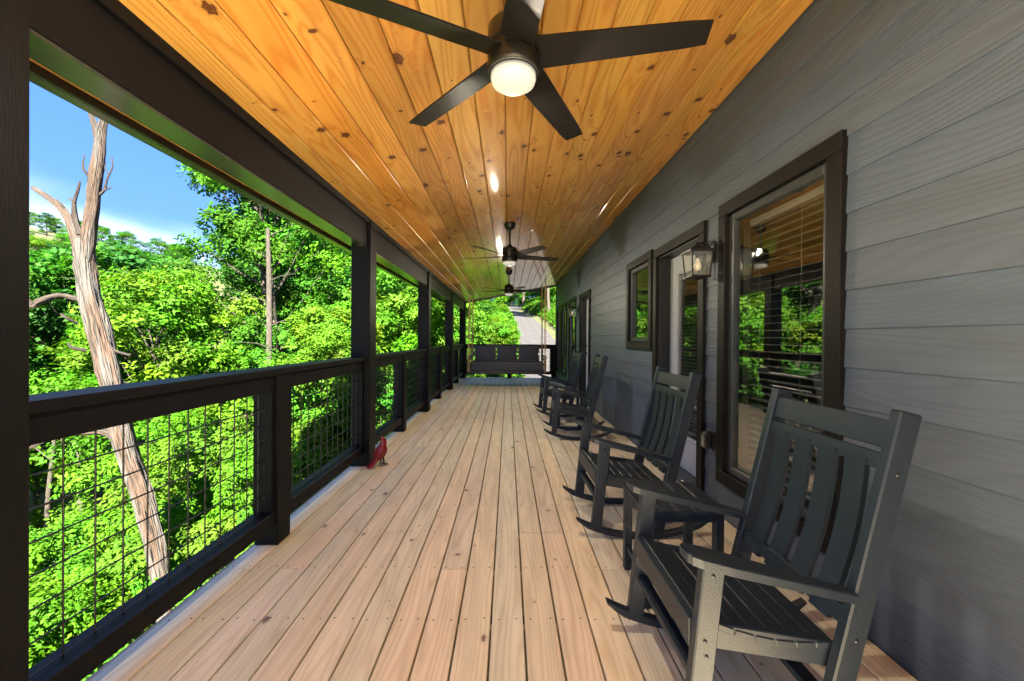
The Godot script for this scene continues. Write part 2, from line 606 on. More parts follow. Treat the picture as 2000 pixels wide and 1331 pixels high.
func terrain() -> void:
	var wob := noise(0.25, 3, 77)
	var xs := grid_axis(-220.0, 160.0, -24.0, 14.0, 0.6, 6.0)
	var zs := grid_axis(-90.0, 240.0, -2.0, 44.0, 0.8, 4.0)
	var st := MB.new()
	for zi in zs.size():
		for xi in xs.size():
			var X := xs[xi]
			var Z := zs[zi]
			var e := land(X, Z)
			var dd := absf(X - road_x(Z))
			e += wob.get_noise_2d(X, Z) * 0.45 * smooth(1.6, 4.0, dd)
			if X > 1.4 and X < 12.0 and Z > -1.0 and Z < 13.0:
				e = minf(e, -0.9)
			st.v.append(Vector3(X, e, -Z))
			var gx := (land(X + 0.4, Z) - land(X - 0.4, Z)) / 0.8
			var gz := (land(X, Z + 0.4) - land(X, Z - 0.4)) / 0.8
			st.n.append(Vector3(-gx, 1.0, gz).normalized())
			st.t.append(Vector2(X, Z))
	var m := xs.size()
	for zi in zs.size() - 1:
		for xi in m - 1:
			var a := zi * m + xi
			st.ix.append_array([a, a + m, a + 1, a + 1, a + m, a + m + 1])
	var g := part("ground", st.mesh(), M.forest_floor, self)
	g.set_meta("kind", "structure")
	# the drive
	st = MB.new()
	var Z := 13.2
	var prev := []
	while Z < 120.0:
		var rx := road_x(Z)
		var hw := 1.42 + 0.1 * sin(Z * 0.7)
		var row := []
		for k in 5:
			var X := rx + hw * (k / 2.0 - 1.0)
			row.append(Vector3(X, land(rx, Z) + 0.05 - 0.02 * absf(k - 2.0), -Z))
		if prev:
			for k in 4:
				st.quad(prev[k], prev[k + 1], row[k + 1], row[k], Vector3.UP)
		prev = row
		Z += 0.8 if Z < 40.0 else 1.6
	var rd := part("road", st.mesh(), M.road_asphalt, self)
	rd.set_meta("kind", "structure")
	# pale gravel pad added out of view to bounce sunlight into the porch
	var pad := part("bounce_pad", boxmesh(Vector3(16.0, 0.06, 16.0), 0.01), M.gravel, self, Transform3D(Basis(), Vector3(5.5, -0.40, 10.6)))
	pad.set_meta("kind", "structure")

# ------------------------------------------------------------------ porch
func ceil_y(X: float) -> float:
	return EYE + 1.402 + 0.195 * X

func deck() -> void:
	var d := thing("porch_deck", "long porch deck of pale sawn pine boards beside the grey house", "deck")
	var pitch := 0.1445
	var bw := 0.1365
	var x := WALL - 0.006 - bw * 0.5
	var line := 0
	while x > -1.56:
		var z := NEAR_END
		var first := true
		var mk := rng.randi() % 6
		if line >= 19:
			mk = 5
		while z < FAR_END - 0.01:
			var ln := rng.randf_range(2.4, 4.85)
			if first:
				ln = [1.95, 3.05, 4.3, 2.7, 3.75, 4.7][(line * 5 + 2) % 6]
				first = false
			ln = round(ln / 0.406) * 0.406
			var z1 := minf(z + ln, FAR_END)
			if FAR_END - z1 < 0.7:
				z1 = FAR_END
			if z1 - z > 4.95:
				z1 = z + 4.872
			var row := rng.randi() % 8
			var h := bw * 0.5
			var c := 0.004
			var poly := PackedVector2Array([Vector2(-h, -c), Vector2(-h + 0.0012, -0.0012), Vector2(-h + c, 0.0), Vector2(h - c, 0.0), Vector2(h - 0.0012, -0.0012), Vector2(h, -c), Vector2(h, -0.032), Vector2(-h, -0.032)])
			var u0 := rng.randf() * (1.0 - (z1 - z) / 5.0)
			var u1 := u0 + (z1 - z - 0.003) / 5.0
			if rng.randf() < 0.5:
				var q := u0; u0 = u1; u1 = q
			var st := MB.new()
			st.extrude(poly, 0.0, -(z1 - z - 0.003), Transform3D(), u0, u1, (row + 0.04) / 8.0, (row + 0.96) / 8.0)
			part("deck_board", st.mesh(), M["deck_wood_%d" % mk], d, Transform3D(Basis(), Vector3(x, rng.randf_range(-0.0012, 0.0), -z)))
			z = z1
		x -= pitch
		line += 1
	# framing under the boards
	var z := NEAR_END + 0.02
	var jm := boxmesh(Vector3(3.04, 0.22, 0.038), 0.002)
	while z < FAR_END:
		part("joist", jm, M.rim_wood, d, Transform3D(Basis(), Vector3(0.0, -0.146, -z)))
		z += 0.406
	boxpart("rim_joist", Vector3(-1.563, -0.265, -FAR_END), Vector3(-1.525, -0.034, -NEAR_END), M.rim_wood, d)
	# screw heads, two to a board at every joist
	var mm := MultiMesh.new()
	mm.transform_format = MultiMesh.TRANSFORM_3D
	var sc := MB.new()
	sc.lathe([Vector2(0.0, 0.0006), Vector2(0.0032, 0.0006), Vector2(0.0042, -0.001)], 8)
	mm.mesh = sc.mesh()
	var spots := []
	z = NEAR_END + 0.02
	while z < 9.0:
		for l in 21:
			for s in [-0.042, 0.042]:
				spots.append(Vector3(WALL - 0.006 - bw * 0.5 - l * pitch + s + rng.randf_range(-0.006, 0.006), 0.0003, -z + rng.randf_range(-0.008, 0.008)))
		z += 0.406
	mm.instance_count = spots.size()
	for k in spots.size():
		mm.set_instance_transform(k, Transform3D(Basis(), spots[k]))
	var mi := MultiMeshInstance3D.new()
	mi.name = "screw_heads"
	mi.multimesh = mm
	mi.material_override = M.bolt_steel
	mi.set_meta("kind", "stuff")
	d.add_child(mi, true)
	for p in [[-1.3, 1.2], [-1.3, 6.8], [-1.3, 12.4]]:
		boxpart("support_post", Vector3(p[0] - 0.07, -4.5, -p[1] - 0.07), Vector3(p[0] + 0.07, -0.26, -p[1] + 0.07), M.rim_wood, d)

func roof() -> void:
	var r := thing("porch_roof", "sloping porch roof lined with varnished knotty pine boards", "roof")
	var slope := atan(0.195)
	var pitch := 0.1755
	# boards from the wall down to the beam and on to the fascia
	var s := 0.0
	var origin := Vector3(WALL - 0.004, ceil_y(WALL - 0.004), 0.0)
	var dir := Vector3(-cos(slope), -sin(slope), 0.0)
	var up := Vector3(-sin(slope), cos(slope), 0.0)
	var line := 0
	var total := (WALL + 1.835) / cos(slope)
	while s < total - 0.01:
		var wd := minf(pitch, total - s) - 0.0035
		var z := NEAR_END
		while z < FAR_END + 0.05:
			var ln := rng.randf_range(4.2, 4.88)
			if z == NEAR_END:
				ln = 2.4 + fmod(line * 0.37, 0.8)
			var z1 := minf(z + ln, FAR_END + 0.06)
			if FAR_END + 0.06 - z1 < 0.5:
				z1 = FAR_END + 0.06
			var h := wd * 0.5
			var c := 0.0085
			var poly := PackedVector2Array([Vector2(-h, -c), Vector2(-h + c, 0.0), Vector2(h - c * 0.6, 0.0), Vector2(h, -c), Vector2(h, -0.018), Vector2(-h, -0.018)])
			var row := rng.randi() % 8
			var u0 := rng.randf() * maxf(0.0, 1.0 - (z1 - z) / 5.0)
			var u1 := u0 + (z1 - z) / 5.0
			if rng.randf() < 0.5:
				var q := u0; u0 = u1; u1 = q
			var st := MB.new()
			var at := origin + dir * (s + h)
			# local x runs down the slope, local y into the room
			st.extrude(poly, -z, -(z1 - 0.0012), Transform3D(Basis(dir, -up, Vector3(0, 0, 1)), Vector3.ZERO), u0, u1, (row + 0.04) / 8.0, (row + 0.96) / 8.0)
			part("ceiling_board", st.mesh(), M["ceiling_wood_%d" % (rng.randi() % 5)], r, Transform3D(Basis(), at))
			z = z1
		s += pitch
		line += 1
	# roof deck and metal above, carried on over the house to the ridge
	var st := MB.new()
	st.box(Vector3.ZERO, Vector3(total + 0.1, 0.10, FAR_END - NEAR_END + 0.2), 0.01, Transform3D(Basis(dir, up, dir.cross(up)), origin + dir * (total * 0.5) + up * 0.075 + Vector3(0, 0, -(FAR_END + NEAR_END) * 0.5)))
	part("roof_panel", st.mesh(), M.roof_metal, r)
	# fascia and gutter outside the soffit
	var fy := ceil_y(-1.835)
	boxpart("fascia_board", Vector3(-1.862, fy - 0.035, -FAR_END - 0.06), Vector3(-1.836, fy + 0.16, -NEAR_END), M.black_paint, r)
	boxpart("gutter", Vector3(-1.960, fy - 0.018, -FAR_END - 0.06), Vector3(-1.864, fy + 0.10, -NEAR_END), M.soffit_metal, r, 0.012)
	# closing board over the far end
	var e := MB.new()
	e.box(Vector3.ZERO, Vector3(total, 0.17, 0.025), 0.003, Transform3D(Basis(dir, up, dir.cross(up)), origin + dir * (total * 0.5) + up * 0.05 + Vector3(0, 0, -FAR_END - 0.075)))
	part("end_fascia", e.mesh(), M.black_paint, r)
	# dark trim strip between ceiling and beam
	boxpart("edge_trim", Vector3(-1.358, 2.338, -FAR_END), Vector3(-1.336, ceil_y(-1.336) + 0.002, -NEAR_END), M.dark_stain, r)

const POSTS := [1.04, 3.97, 6.84, 9.72, 12.6]

func posts_and_beam() -> void:
	var words := ["black stained porch post standing beside the leaning dead tree", "black stained porch post with the red bird statue at its foot", "black stained porch post, the first one past the red bird statue", "black stained porch post, the second one past the red bird statue", "black stained corner post where side and end railings meet"]
	for k in POSTS.size():
		var p := thing("porch_post", words[k], "post", Vector3(-1.42, 0, -POSTS[k]), "posts along the open side of the porch")
		boxpart("shaft", Vector3(-0.092, 0.0005, -0.092), Vector3(0.092, 2.31, 0.092), M.dark_stain, p, 0.005)
		var hd := MB.new()
		hd.box(Vector3.ZERO, Vector3(0.205, 0.06, 0.205), 0.004, Transform3D(Basis(), Vector3(0.0, 2.335, 0.0)))
		part("cap", hd.mesh(), M.dark_stain, p)
	var spans := [[NEAR_END, POSTS[0] - 0.092]]
	for k in 4:
		spans.append([POSTS[k] + 0.092, POSTS[k + 1] - 0.092])
	var lab := ["short dark roof beam running into the post beside the dead tree", "dark brown roof beam over the view of the leaning dead tree", "dark brown roof beam from the bird statue's post to the next post", "dark brown roof beam over the third bay of railing", "dark brown roof beam that ends at the corner post"]
	for k in spans.size():
		var b := thing("roof_beam", lab[k], "beam", Vector3(-1.425, 2.12, -spans[k][0]), "beams between the porch posts")
		boxpart("beam_face", Vector3(0.035, 0.0, -(spans[k][1] - spans[k][0])), Vector3(0.066, 0.226, 0.0), M.dark_stain, b, 0.003)
		boxpart("beam_face", Vector3(-0.066, 0.0, -(spans[k][1] - spans[k][0])), Vector3(-0.035, 0.21, 0.0), M.dark_stain, b, 0.003)
		boxpart("beam_soffit", Vector3(-0.069, -0.012, -(spans[k][1] - spans[k][0])), Vector3(0.062, -0.0005, 0.0), M.beam_soffit, b, 0.001)
		boxpart("beam_core", Vector3(-0.0345, 0.004, -(spans[k][1] - spans[k][0])), Vector3(0.0345, 0.20, 0.0), M.soffit_metal, b, 0.001)

func wire_mesh(length: float, r := 0.0033) -> ArrayMesh:
	var b := MB.new()
	b.tube([Vector3(0, 0, 0), Vector3(0, length, 0)], [r, r], 6)
	return b.mesh()

# a railing from a to b along local -z, its inner side at +x
func railing(label: String, at: Vector3, turn: float, length: float, newels: Array) -> void:
	var o := thing("porch_railing", label, "railing", at, "railings of the porch")
	o.rotation.y = turn
	var ds: Material = M.dark_stain
	boxpart("cap_rail", Vector3(-0.082, 1.02, -length), Vector3(0.082, 1.058, 0.0), ds, o, 0.006)
	var cuts := [0.0]
	for c in newels:
		boxpart("newel", Vector3(-0.07, 0.0005, -c - 0.07), Vector3(0.07, 1.019, -c + 0.07), ds, o, 0.004)
		cuts.append(c - 0.07)
		cuts.append(c + 0.07)
	cuts.append(length)
	var vw := wire_mesh(0.735)
	for k in range(0, cuts.size(), 2):
		var a: float = cuts[k]
		var b: float = cuts[k + 1]
		boxpart("top_rail", Vector3(-0.056, 0.927, -b + 0.001), Vector3(0.056, 1.019, -a - 0.001), ds, o)
		boxpart("bottom_rail", Vector3(-0.056, 0.122, -b + 0.001), Vector3(0.056, 0.205, -a - 0.001), ds, o)
		for e in [[a + 0.001, a + 0.04], [b - 0.04, b - 0.001]]:
			boxpart("stile", Vector3(-0.054, 0.206, -e[1]), Vector3(0.054, 0.926, -e[0]), ds, o)
		var p := holder("mesh_panel", o)
		var n := int((b - a - 0.08) / 0.1016)
		var st := a + 0.04 + ((b - a - 0.08) - n * 0.1016) * 0.5
		for j in n + 1:
			part("wire", vw, M.wire_black, p, Transform3D(Basis(), Vector3(0.0, 0.199, -(st + j * 0.1016))))
		var hw := wire_mesh(b - a - 0.06)
		for j in 8:
			part("wire", hw, M.wire_black, p, Transform3D(Basis(Vector3.RIGHT, -PI / 2), Vector3(0.0042, 0.215 + j * 0.1016, -(a + 0.03))))
		# steel staples holding the mesh to the stiles
		for e in [a + 0.042, b - 0.042]:
			for j in 4:
				part("staple", boxmesh(Vector3(0.008, 0.014, 0.004), 0.001), M.bolt_steel, p, Transform3D(Basis(), Vector3(0.012, 0.3 + j * 0.17, -e)))

func railings() -> void:
	var words := ["black railing with wire mesh in front of the leaning dead tree", "black mesh railing that starts at the bird statue's post", "black mesh railing of the third bay from the dead tree", "black mesh railing running up to the corner post"]
	for k in 4:
		var a: float = POSTS[k] + 0.092
		var b: float = POSTS[k + 1] - 0.092
		railing(words[k], Vector3(-1.435, 0, -a), 0.0, b - a, [(b - a) * 0.5 - 0.03])
	railing("short black mesh railing ending at the post beside the dead tree", Vector3(-1.435, 0, -NEAR_END), 0.0, POSTS[0] - 0.093 - NEAR_END, [0.07])
	# the end of the porch, behind the swing
	railing("black mesh end railing behind the hanging daybed", Vector3(-1.325, 0, -12.60), -PI / 2, 2.83, [1.38, 2.76])

# ------------------------------------------------------------------ house
# openings along the wall: z0, z1, y0, y1 of the outside of the casing
const OPEN := [
	["window", 1.805, 2.871, 0.241, 2.205],
	["door", 3.084, 4.165, 0.0, 2.170],
	["window", 4.222, 5.112, 1.130, 2.198],
	["door", 7.42, 8.50, 0.0, 2.170],
	["window", 8.98, 10.02, 0.241, 2.205],
	["window", 10.42, 11.42, 0.241, 2.205],
	["window", 11.46, 12.42, 0.241, 2.205],
]

func house() -> void:
	var H := thing("house", "grey lap sided house wall with dark trimmed windows and doors", "house")
	# siding courses, cut round the openings
	var y := 0.085 - LAP
	var course := 0
	while y < ceil_y(WALL) + 0.05:
		var z := NEAR_END
		var runs := []
		for o in OPEN:
			var over := minf(y + LAP, o[4] - 0.02) - maxf(y, o[3] + 0.02)
			if over > 0.03:
				runs.append([z, o[1] + 0.004])
				z = o[2] - 0.004
		runs.append([z, FAR_END - 0.02])
		for rr in runs:
			var a: float = rr[0]
			while a < rr[1] - 0.005:
				var b := minf(a + rng.randf_range(4.15, 4.88), rr[1])
				if rr[1] - b < 0.4:
					b = rr[1]
				if b - a > 4.9:
					b = a + 3.66
				var st := MB.new()
				# local x is the height of the board, local y points out of the wall
				var poly := PackedVector2Array([Vector2(0.0, 0.009), Vector2(0.0012, 0.0105), Vector2(LAP + 0.022, 0.0015), Vector2(LAP + 0.022, -0.006), Vector2(0.0, -0.0005)])
				var row := rng.randi() % 5
				var u0 := rng.randf() * maxf(0.0, 1.0 - (b - a) / 5.0)
				st.extrude(poly, -a - 0.0008, -b + 0.0008, Transform3D(Basis(Vector3.UP, Vector3.LEFT, Vector3(0, 0, 1)), Vector3.ZERO), u0, u0 + (b - a) / 5.0, (row + 0.05) / 5.0, (row + 0.95) / 5.0)
				part("siding_board", st.mesh(), M.siding_paint, H, Transform3D(Basis(), Vector3(WALL + 0.008, y, 0.0)))
				a = b
		y += LAP
		course += 1
	# sheathing behind the boards
	var z := NEAR_END
	var top := 3.3
	var lay := []
	for o in OPEN:
		lay.append([z, o[1] + 0.09, -0.6, top])
		lay.append([o[1] + 0.09, o[2] - 0.09, o[4] - 0.09, top])
		if o[3] > 0.05:
			lay.append([o[1] + 0.09, o[2] - 0.09, -0.6, o[3] + 0.09])
		else:
			lay.append([o[1] + 0.09, o[2] - 0.09, -0.6, 0.0])
		z = o[2] - 0.09
	lay.append([z, FAR_END, -0.6, top])
	for l in lay:
		boxpart("wall_core", Vector3(WALL + 0.016, l[2], -l[1]), Vector3(WALL + 0.16, l[3], -l[0]), M.room_wall, H, 0.0005)
	boxpart("foundation", Vector3(WALL + 0.03, -4.0, -FAR_END), Vector3(WALL + 0.2, -0.6, -NEAR_END), M.stone_grey, H)
	boxpart("corner_board", Vector3(WALL - 0.016, -0.3, -FAR_END - 0.02), Vector3(WALL + 0.16, ceil_y(WALL) - 0.002, -FAR_END + 0.022), M.trim_stain, H)
	# the rooms behind the glass
	var xi := WALL + 0.16
	var xb := 5.6
	boxpart("room_floor", Vector3(xi, -0.14, -FAR_END), Vector3(xb, -0.02, -NEAR_END), M.room_wall, H)
	boxpart("room_ceiling", Vector3(xi, 2.55, -FAR_END), Vector3(xb, 2.68, -NEAR_END), M.room_wall, H)
	boxpart("back_wall", Vector3(xb, -1.0, -FAR_END), Vector3(xb + 0.15, 3.6, -NEAR_END), M.siding_paint, H)
	for zz in [NEAR_END + 0.075, 5.9, FAR_END - 0.075]:
		boxpart("cross_wall", Vector3(xi, -0.6, -zz - 0.07), Vector3(xb, 3.3, -zz + 0.07), M.room_wall, H)
	# main roof from the porch roof up to the ridge and down the other side
	for side in 2:
		var a := Vector3(WALL - 0.02, ceil_y(WALL) + 0.14, 0) if side == 0 else Vector3(5.2, 3.9, 0)
		var b := Vector3(5.2, 3.9, 0) if side == 0 else Vector3(9.0, 2.9, 0)
		var st := MB.new()
		var dx := (b - a).normalized()
		var up := Vector3(-dx.y, dx.x, 0)
		st.box(Vector3.ZERO, Vector3(a.distance_to(b), 0.12, FAR_END - NEAR_END + 0.3), 0.01, Transform3D(Basis(dx, up, dx.cross(up)), (a + b) * 0.5 + Vector3(0, 0, -(FAR_END + NEAR_END) * 0.5)))
		part("roof_panel", st.mesh(), M.roof_metal, H)
	for o in OPEN:
		if o[0] == "window":
			window(H, o)
		else:
			door(H, o)

# boards round an opening, in the plane of the wall
func casing(parent: Node, o: Array, w: float, m: Material, full := true) -> void:
	var xo := WALL - 0.026
	var xn := WALL + 0.014
	boxpart("casing", Vector3(xo, o[4] - w, -o[2]), Vector3(xn, o[4], -o[1]), m, parent)
	boxpart("casing", Vector3(xo, o[3] + (w if full else 0.0), -o[1] - w), Vector3(xn, o[4] - w - 0.0015, -o[1]), m, parent)
	boxpart("casing", Vector3(xo, o[3] + (w if full else 0.0), -o[2]), Vector3(xn, o[4] - w - 0.0015, -o[2] + w), m, parent)
	if full:
		boxpart("casing", Vector3(xo, o[3], -o[2]), Vector3(xn, o[3] + w - 0.0015, -o[1]), m, parent)

func window(H: Node, o: Array) -> void:
	var p := holder("window", H)
	var w := 0.09
	casing(p, o, w, M.trim_stain)
	var z0: float = o[1] + w + 0.001
	var z1: float = o[2] - w - 0.001
	var y0: float = o[3] + w + 0.001
	var y1: float = o[4] - w - 0.001
	var f := 0.052
	var xo := WALL + 0.004
	var xn := WALL + 0.085
	boxpart("frame", Vector3(xo, y0, -z0 - f), Vector3(xn, y1, -z0), M.window_frame, p, 0.006)
	boxpart("frame", Vector3(xo, y0, -z1), Vector3(xn, y1, -z1 + f), M.window_frame, p, 0.006)
	boxpart("frame", Vector3(xo, y1 - f, -z1 + f + 0.001), Vector3(xn, y1, -z0 - f - 0.001), M.window_frame, p, 0.006)
	boxpart("frame", Vector3(xo, y0, -z1 + f + 0.001), Vector3(xn, y0 + f, -z0 - f - 0.001), M.window_frame, p, 0.006)
	boxpart("pane", Vector3(WALL + 0.03, y0 + f - 0.004, -z1 + f - 0.004), Vector3(WALL + 0.034, y1 - f + 0.004, -z0 - f + 0.004), M.window_glass, p, 0.0001)

func door(H: Node, o: Array) -> void:
	var p := holder("door", H)
	var w := 0.089
	casing(p, o, w, M.trim_stain, false)
	var z0: float = o[1] + w + 0.001
	var z1: float = o[2] - w - 0.001
	var y1: float = o[4] - w - 0.001
	var xd := WALL + 0.115
	# jambs, head and threshold
	boxpart("jamb", Vector3(WALL + 0.002, 0.0, -z1), Vector3(WALL + 0.165, y1, -z1 + 0.018), M.black_paint, p)
	boxpart("jamb", Vector3(WALL + 0.002, 0.0, -z0 - 0.018), Vector3(WALL + 0.165, y1, -z0), M.black_paint, p)
	boxpart("jamb", Vector3(WALL + 0.002, y1 - 0.018, -z1 + 0.019), Vector3(WALL + 0.165, y1, -z0 - 0.019), M.black_paint, p)
	boxpart("threshold", Vector3(WALL - 0.03, 0.001, -z1 + 0.019), Vector3(WALL + 0.165, 0.045, -z0 - 0.019), M.soffit_metal, p)
	var a := z0 + 0.02
	var b := z1 - 0.02
	var st := 0.165
	var lo := 0.335
	var hi := y1 - 0.18
	var t := xd + 0.045
	boxpart("leaf_panel", Vector3(xd, 0.048, -b), Vector3(t, lo, -a), M.door_paint, p)
	boxpart("leaf_panel", Vector3(xd, hi, -b), Vector3(t, y1 - 0.02, -a), M.door_paint, p)
	boxpart("leaf_panel", Vector3(xd, lo + 0.0005, -a - st), Vector3(t, hi - 0.0005, -a), M.door_paint, p)
	boxpart("leaf_panel", Vector3(xd, lo + 0.0005, -b), Vector3(t, hi - 0.0005, -b + st), M.door_paint, p)
	var g := 0.03
	for e in [[lo, lo + g, a + st, b - st], [hi - g, hi, a + st, b - st], [lo + g, hi - g, a + st, a + st + g], [lo + g, hi - g, b - st - g, b - st]]:
		boxpart("glazing_bead", Vector3(xd - 0.012, e[0] + 0.0006, -e[3] + 0.0006), Vector3(xd + 0.03, e[1] - 0.0006, -e[2] - 0.0006), M.door_paint, p, 0.006)
	boxpart("pane", Vector3(xd + 0.008, lo + g - 0.003, -b + st + g - 0.003), Vector3(xd + 0.012, hi - g + 0.003, -a - st - g + 0.003), M.window_glass, p, 0.0001)
	if o[1] < 5.0:
		return
	# lever and deadbolt by the far jamb
	var hz := b - 0.07
	var hb := MB.new()
	hb.lathe([Vector2(0.0, 0.0), Vector2(0.028, 0.0), Vector2(0.03, 0.008), Vector2(0.012, 0.012), Vector2(0.011, 0.04), Vector2(0.0, 0.042)], 14)
	var turn := Basis(Vector3.FORWARD, -PI / 2)
	part("deadbolt", hb.mesh(), M.black_paint, p, Transform3D(turn, Vector3(xd, 1.10, -hz)))
	var h2 := MB.new()
	h2.lathe([Vector2(0.0, 0.0), Vector2(0.028, 0.0), Vector2(0.03, 0.008), Vector2(0.012, 0.012), Vector2(0.012, 0.05), Vector2(0.0, 0.052)], 14)
	h2.bar(Vector3(0, 0.046, 0), Vector3(0, 0.046, 0.11), Vector3(0, 1, 0), 0.016, 0.014)
	part("handle", h2.mesh(), M.black_paint, p, Transform3D(turn, Vector3(xd, 0.95, -hz)))

# slats hanging behind a pane
func blind(label: String, z0: float, z1: float, y0: float, y1: float, x: float, pitch: float, depth: float, tilt: float) -> void:
	var o := thing("window_blind", label, "blind", Vector3(x, y1, -(z0 + z1) * 0.5), "white blinds behind the glass")
	var ln := z1 - z0
	part("headrail", boxmesh(Vector3(depth * 1.1, 0.045, ln), 0.003), M.blind_white, o, Transform3D(Basis(), Vector3(0, -0.023, 0)))
	var b := MB.new()
	var poly := PackedVector2Array([Vector2(-depth * 0.5, 0), Vector2(-depth * 0.2, 0.0022), Vector2(depth * 0.2, 0.0022), Vector2(depth * 0.5, 0), Vector2(0, -0.0005)])
	b.extrude(poly, -ln * 0.5, ln * 0.5, Transform3D(), 0, ln, 0, depth)
	var sm := b.mesh()
	var n := int((y1 - y0 - 0.09) / pitch)
	for k in n:
		part("slat", sm, M.blind_white, o, Transform3D(Basis(Vector3(0, 0, 1), tilt + rng.randf_range(-0.02, 0.02)), Vector3(0, -0.075 - k * pitch, 0)))
	part("bottom_rail", boxmesh(Vector3(depth, 0.018, ln), 0.003), M.blind_white, o, Transform3D(Basis(), Vector3(0, -0.085 - n * pitch, 0)))
	var cd := MB.new()
	cd.tube([Vector3.ZERO, Vector3(0, -(0.085 + n * pitch), 0)], [0.0014, 0.0014], 5)
	for zz in [-ln * 0.36, ln * 0.1, ln * 0.36]:
		part("ladder_cord", cd.mesh(), M.blind_white, o, Transform3D(Basis(), Vector3(-depth * 0.5 - 0.002, 0, zz)))

func blinds() -> void:
	blind("white slatted blind behind the tall window beside the nearest rocker's back", 1.90, 2.70, 0.36, 2.06, WALL + 0.13, 0.045, 0.048, 0.12)
	blind("white blind behind the glass of the door beside the wall outlet", 3.36, 3.90, 0.37, 1.87, WALL + 0.152, 0.033, 0.02, 0.12)

# ------------------------------------------------------------------ furniture
func chair_mesh_parts(o: Node3D) -> void:
	var pl: Material = M.poly_lumber
	var X0 := 0.855      # where the runners touch the floor; all x below are measured from the wall side origin
	var R := 0.95
	for s in [-1.0, 1.0]:
		# curved runner
		var rs := []
		for k in 25:
			var x := lerpf(0.43, 1.28, k / 24.0) - X0
			var e := absf(k - 12.0) / 12.0
			var th := 0.036 * (1.0 if e < 0.86 else 1.0 - (e - 0.86) * 4.6)
			var y := R - sqrt(R * R - x * x)
			var lift := 0.036 - th
			var w := 0.019
			var c := 0.004
			rs.append([Vector3(x, y + lift, s * 0.268 - w + c), Vector3(x, y + lift + c, s * 0.268 - w), Vector3(x, y + lift + th - c, s * 0.268 - w), Vector3(x, y + lift + th, s * 0.268 - w + c), Vector3(x, y + lift + th, s * 0.268 + w - c), Vector3(x, y + lift + th - c, s * 0.268 + w), Vector3(x, y + lift + c, s * 0.268 + w), Vector3(x, y + lift, s * 0.268 + w - c)])
		var rb := MB.new()
		for k in 24:
			for j in 8:
				var m := Vector3.ZERO
				for q in 8:
					m += (rs[k][q] + rs[k + 1][q]) / 16.0
				rb.quad(rs[k][j], rs[k][(j + 1) % 8], rs[k + 1][(j + 1) % 8], rs[k + 1][j], (rs[k][j] + rs[k + 1][(j + 1) % 8]) * 0.5 - m)
		for k in [0, 24]:
			for j in range(1, 7):
				rb.tri(rs[k][0], rs[k][j], rs[k][j + 1], Vector3(-1 if k == 0 else 1, 0, 0))
		part("runner", rb.mesh(), pl, o)
		var b := MB.new()
		b.bar(Vector3(0.553 - X0, 0.072, s * 0.268), Vector3(0.607 - X0, 0.606, s * 0.268), Vector3(1, 0, 0), 0.064, 0.038, 0.004)
		part("front_leg", b.mesh(), pl, o)
		b = MB.new()
		b.bar(Vector3(0.938 - X0, 0.036, s * 0.268), Vector3(1.178 - X0, 1.04, s * 0.268), Vector3(1, 0, 0), 0.068, 0.038, 0.005)
		part("back_post", b.mesh(), pl, o)
		# arm: wide rounded paddle in front, narrow at the post
		b = MB.new()
		var prof := [[0.520, 0.026, -0.028], [0.530, 0.038, -0.040], [0.556, 0.046, -0.047], [0.64, 0.046, -0.047], [0.80, 0.036, -0.036], [1.022, 0.021, -0.021]]
		var th := 0.028
		for k in prof.size() - 1:
			var p: Array = prof[k]
			var q: Array = prof[k + 1]
			var py := lerpf(0.638, 0.512, (p[0] - 0.522) / 0.50)
			var qy := lerpf(0.638, 0.512, (q[0] - 0.522) / 0.50)
			var zc: float = s * 0.272
			var A := Vector3(p[0] - X0, py, zc + s * p[1])
			var B := Vector3(p[0] - X0, py, zc + s * p[2])
			var C := Vector3(q[0] - X0, qy, zc + s * q[2])
			var D := Vector3(q[0] - X0, qy, zc + s * q[1])
			var dn := Vector3(0, -th, 0)
			var ch := Vector3(0, -0.004, 0)
			var ins := Vector3(0, 0, s * 0.004)
			b.quad(A - ins, B + ins, C + ins, D - ins, Vector3.UP)
			b.quad(A - ins, A + ch, D + ch, D - ins, Vector3(0, 1, s))
			b.quad(B + ins, B + ch, C + ch, C + ins, Vector3(0, 1, -s))
			b.quad(A + dn, B + dn, C + dn, D + dn, Vector3.DOWN)
			b.quad(A + ch, D + ch, D + dn, A + dn, Vector3(0, 0, s))
			b.quad(B + ch, C + ch, C + dn, B + dn, Vector3(0, 0, -s))
			if k == 0:
				b.quad(A + ch, B + ch, B + dn, A + dn, Vector3.LEFT)
			if k == prof.size() - 2:
				b.quad(D + ch, C + ch, C + dn, D + dn, Vector3.RIGHT)
		part("arm", b.mesh(), pl, o)
		# rail under the seat
		b = MB.new()
		b.bar(Vector3(0.60 - X0, 0.362, s * 0.228), Vector3(0.985 - X0, 0.300, s * 0.228), Vector3(0, 1, 0), 0.075, 0.030, 0.003)
		part("seat_rail", b.mesh(), pl, o)
		# round bolt heads on the outer faces
		for p in [[0.578, 0.375], [0.583, 0.33], [1.02, 0.375], [0.985, 0.25], [1.135, 0.86], [0.60, 0.565]]:
			var bb := MB.new()
			bb.lathe([Vector2(0.006, 0.0), Vector2(0.0055, 0.003), Vector2(0.0, 0.0045)], 8, Transform3D(Basis(Vector3.RIGHT, s * PI / 2), Vector3(p[0] - X0, p[1], s * 0.2868)))
			part("bolt", bb.mesh(), M.bolt_steel, o)
	# seat slats laid side to side over a shallow dip
	var pts := []
	for k in 8:
		var f := k / 7.0
		pts.append(Vector3(lerpf(0.568, 0.995, f) - X0, 0.425 - 0.085 * f - 0.03 * sin(PI * f) + 0.004, 0))
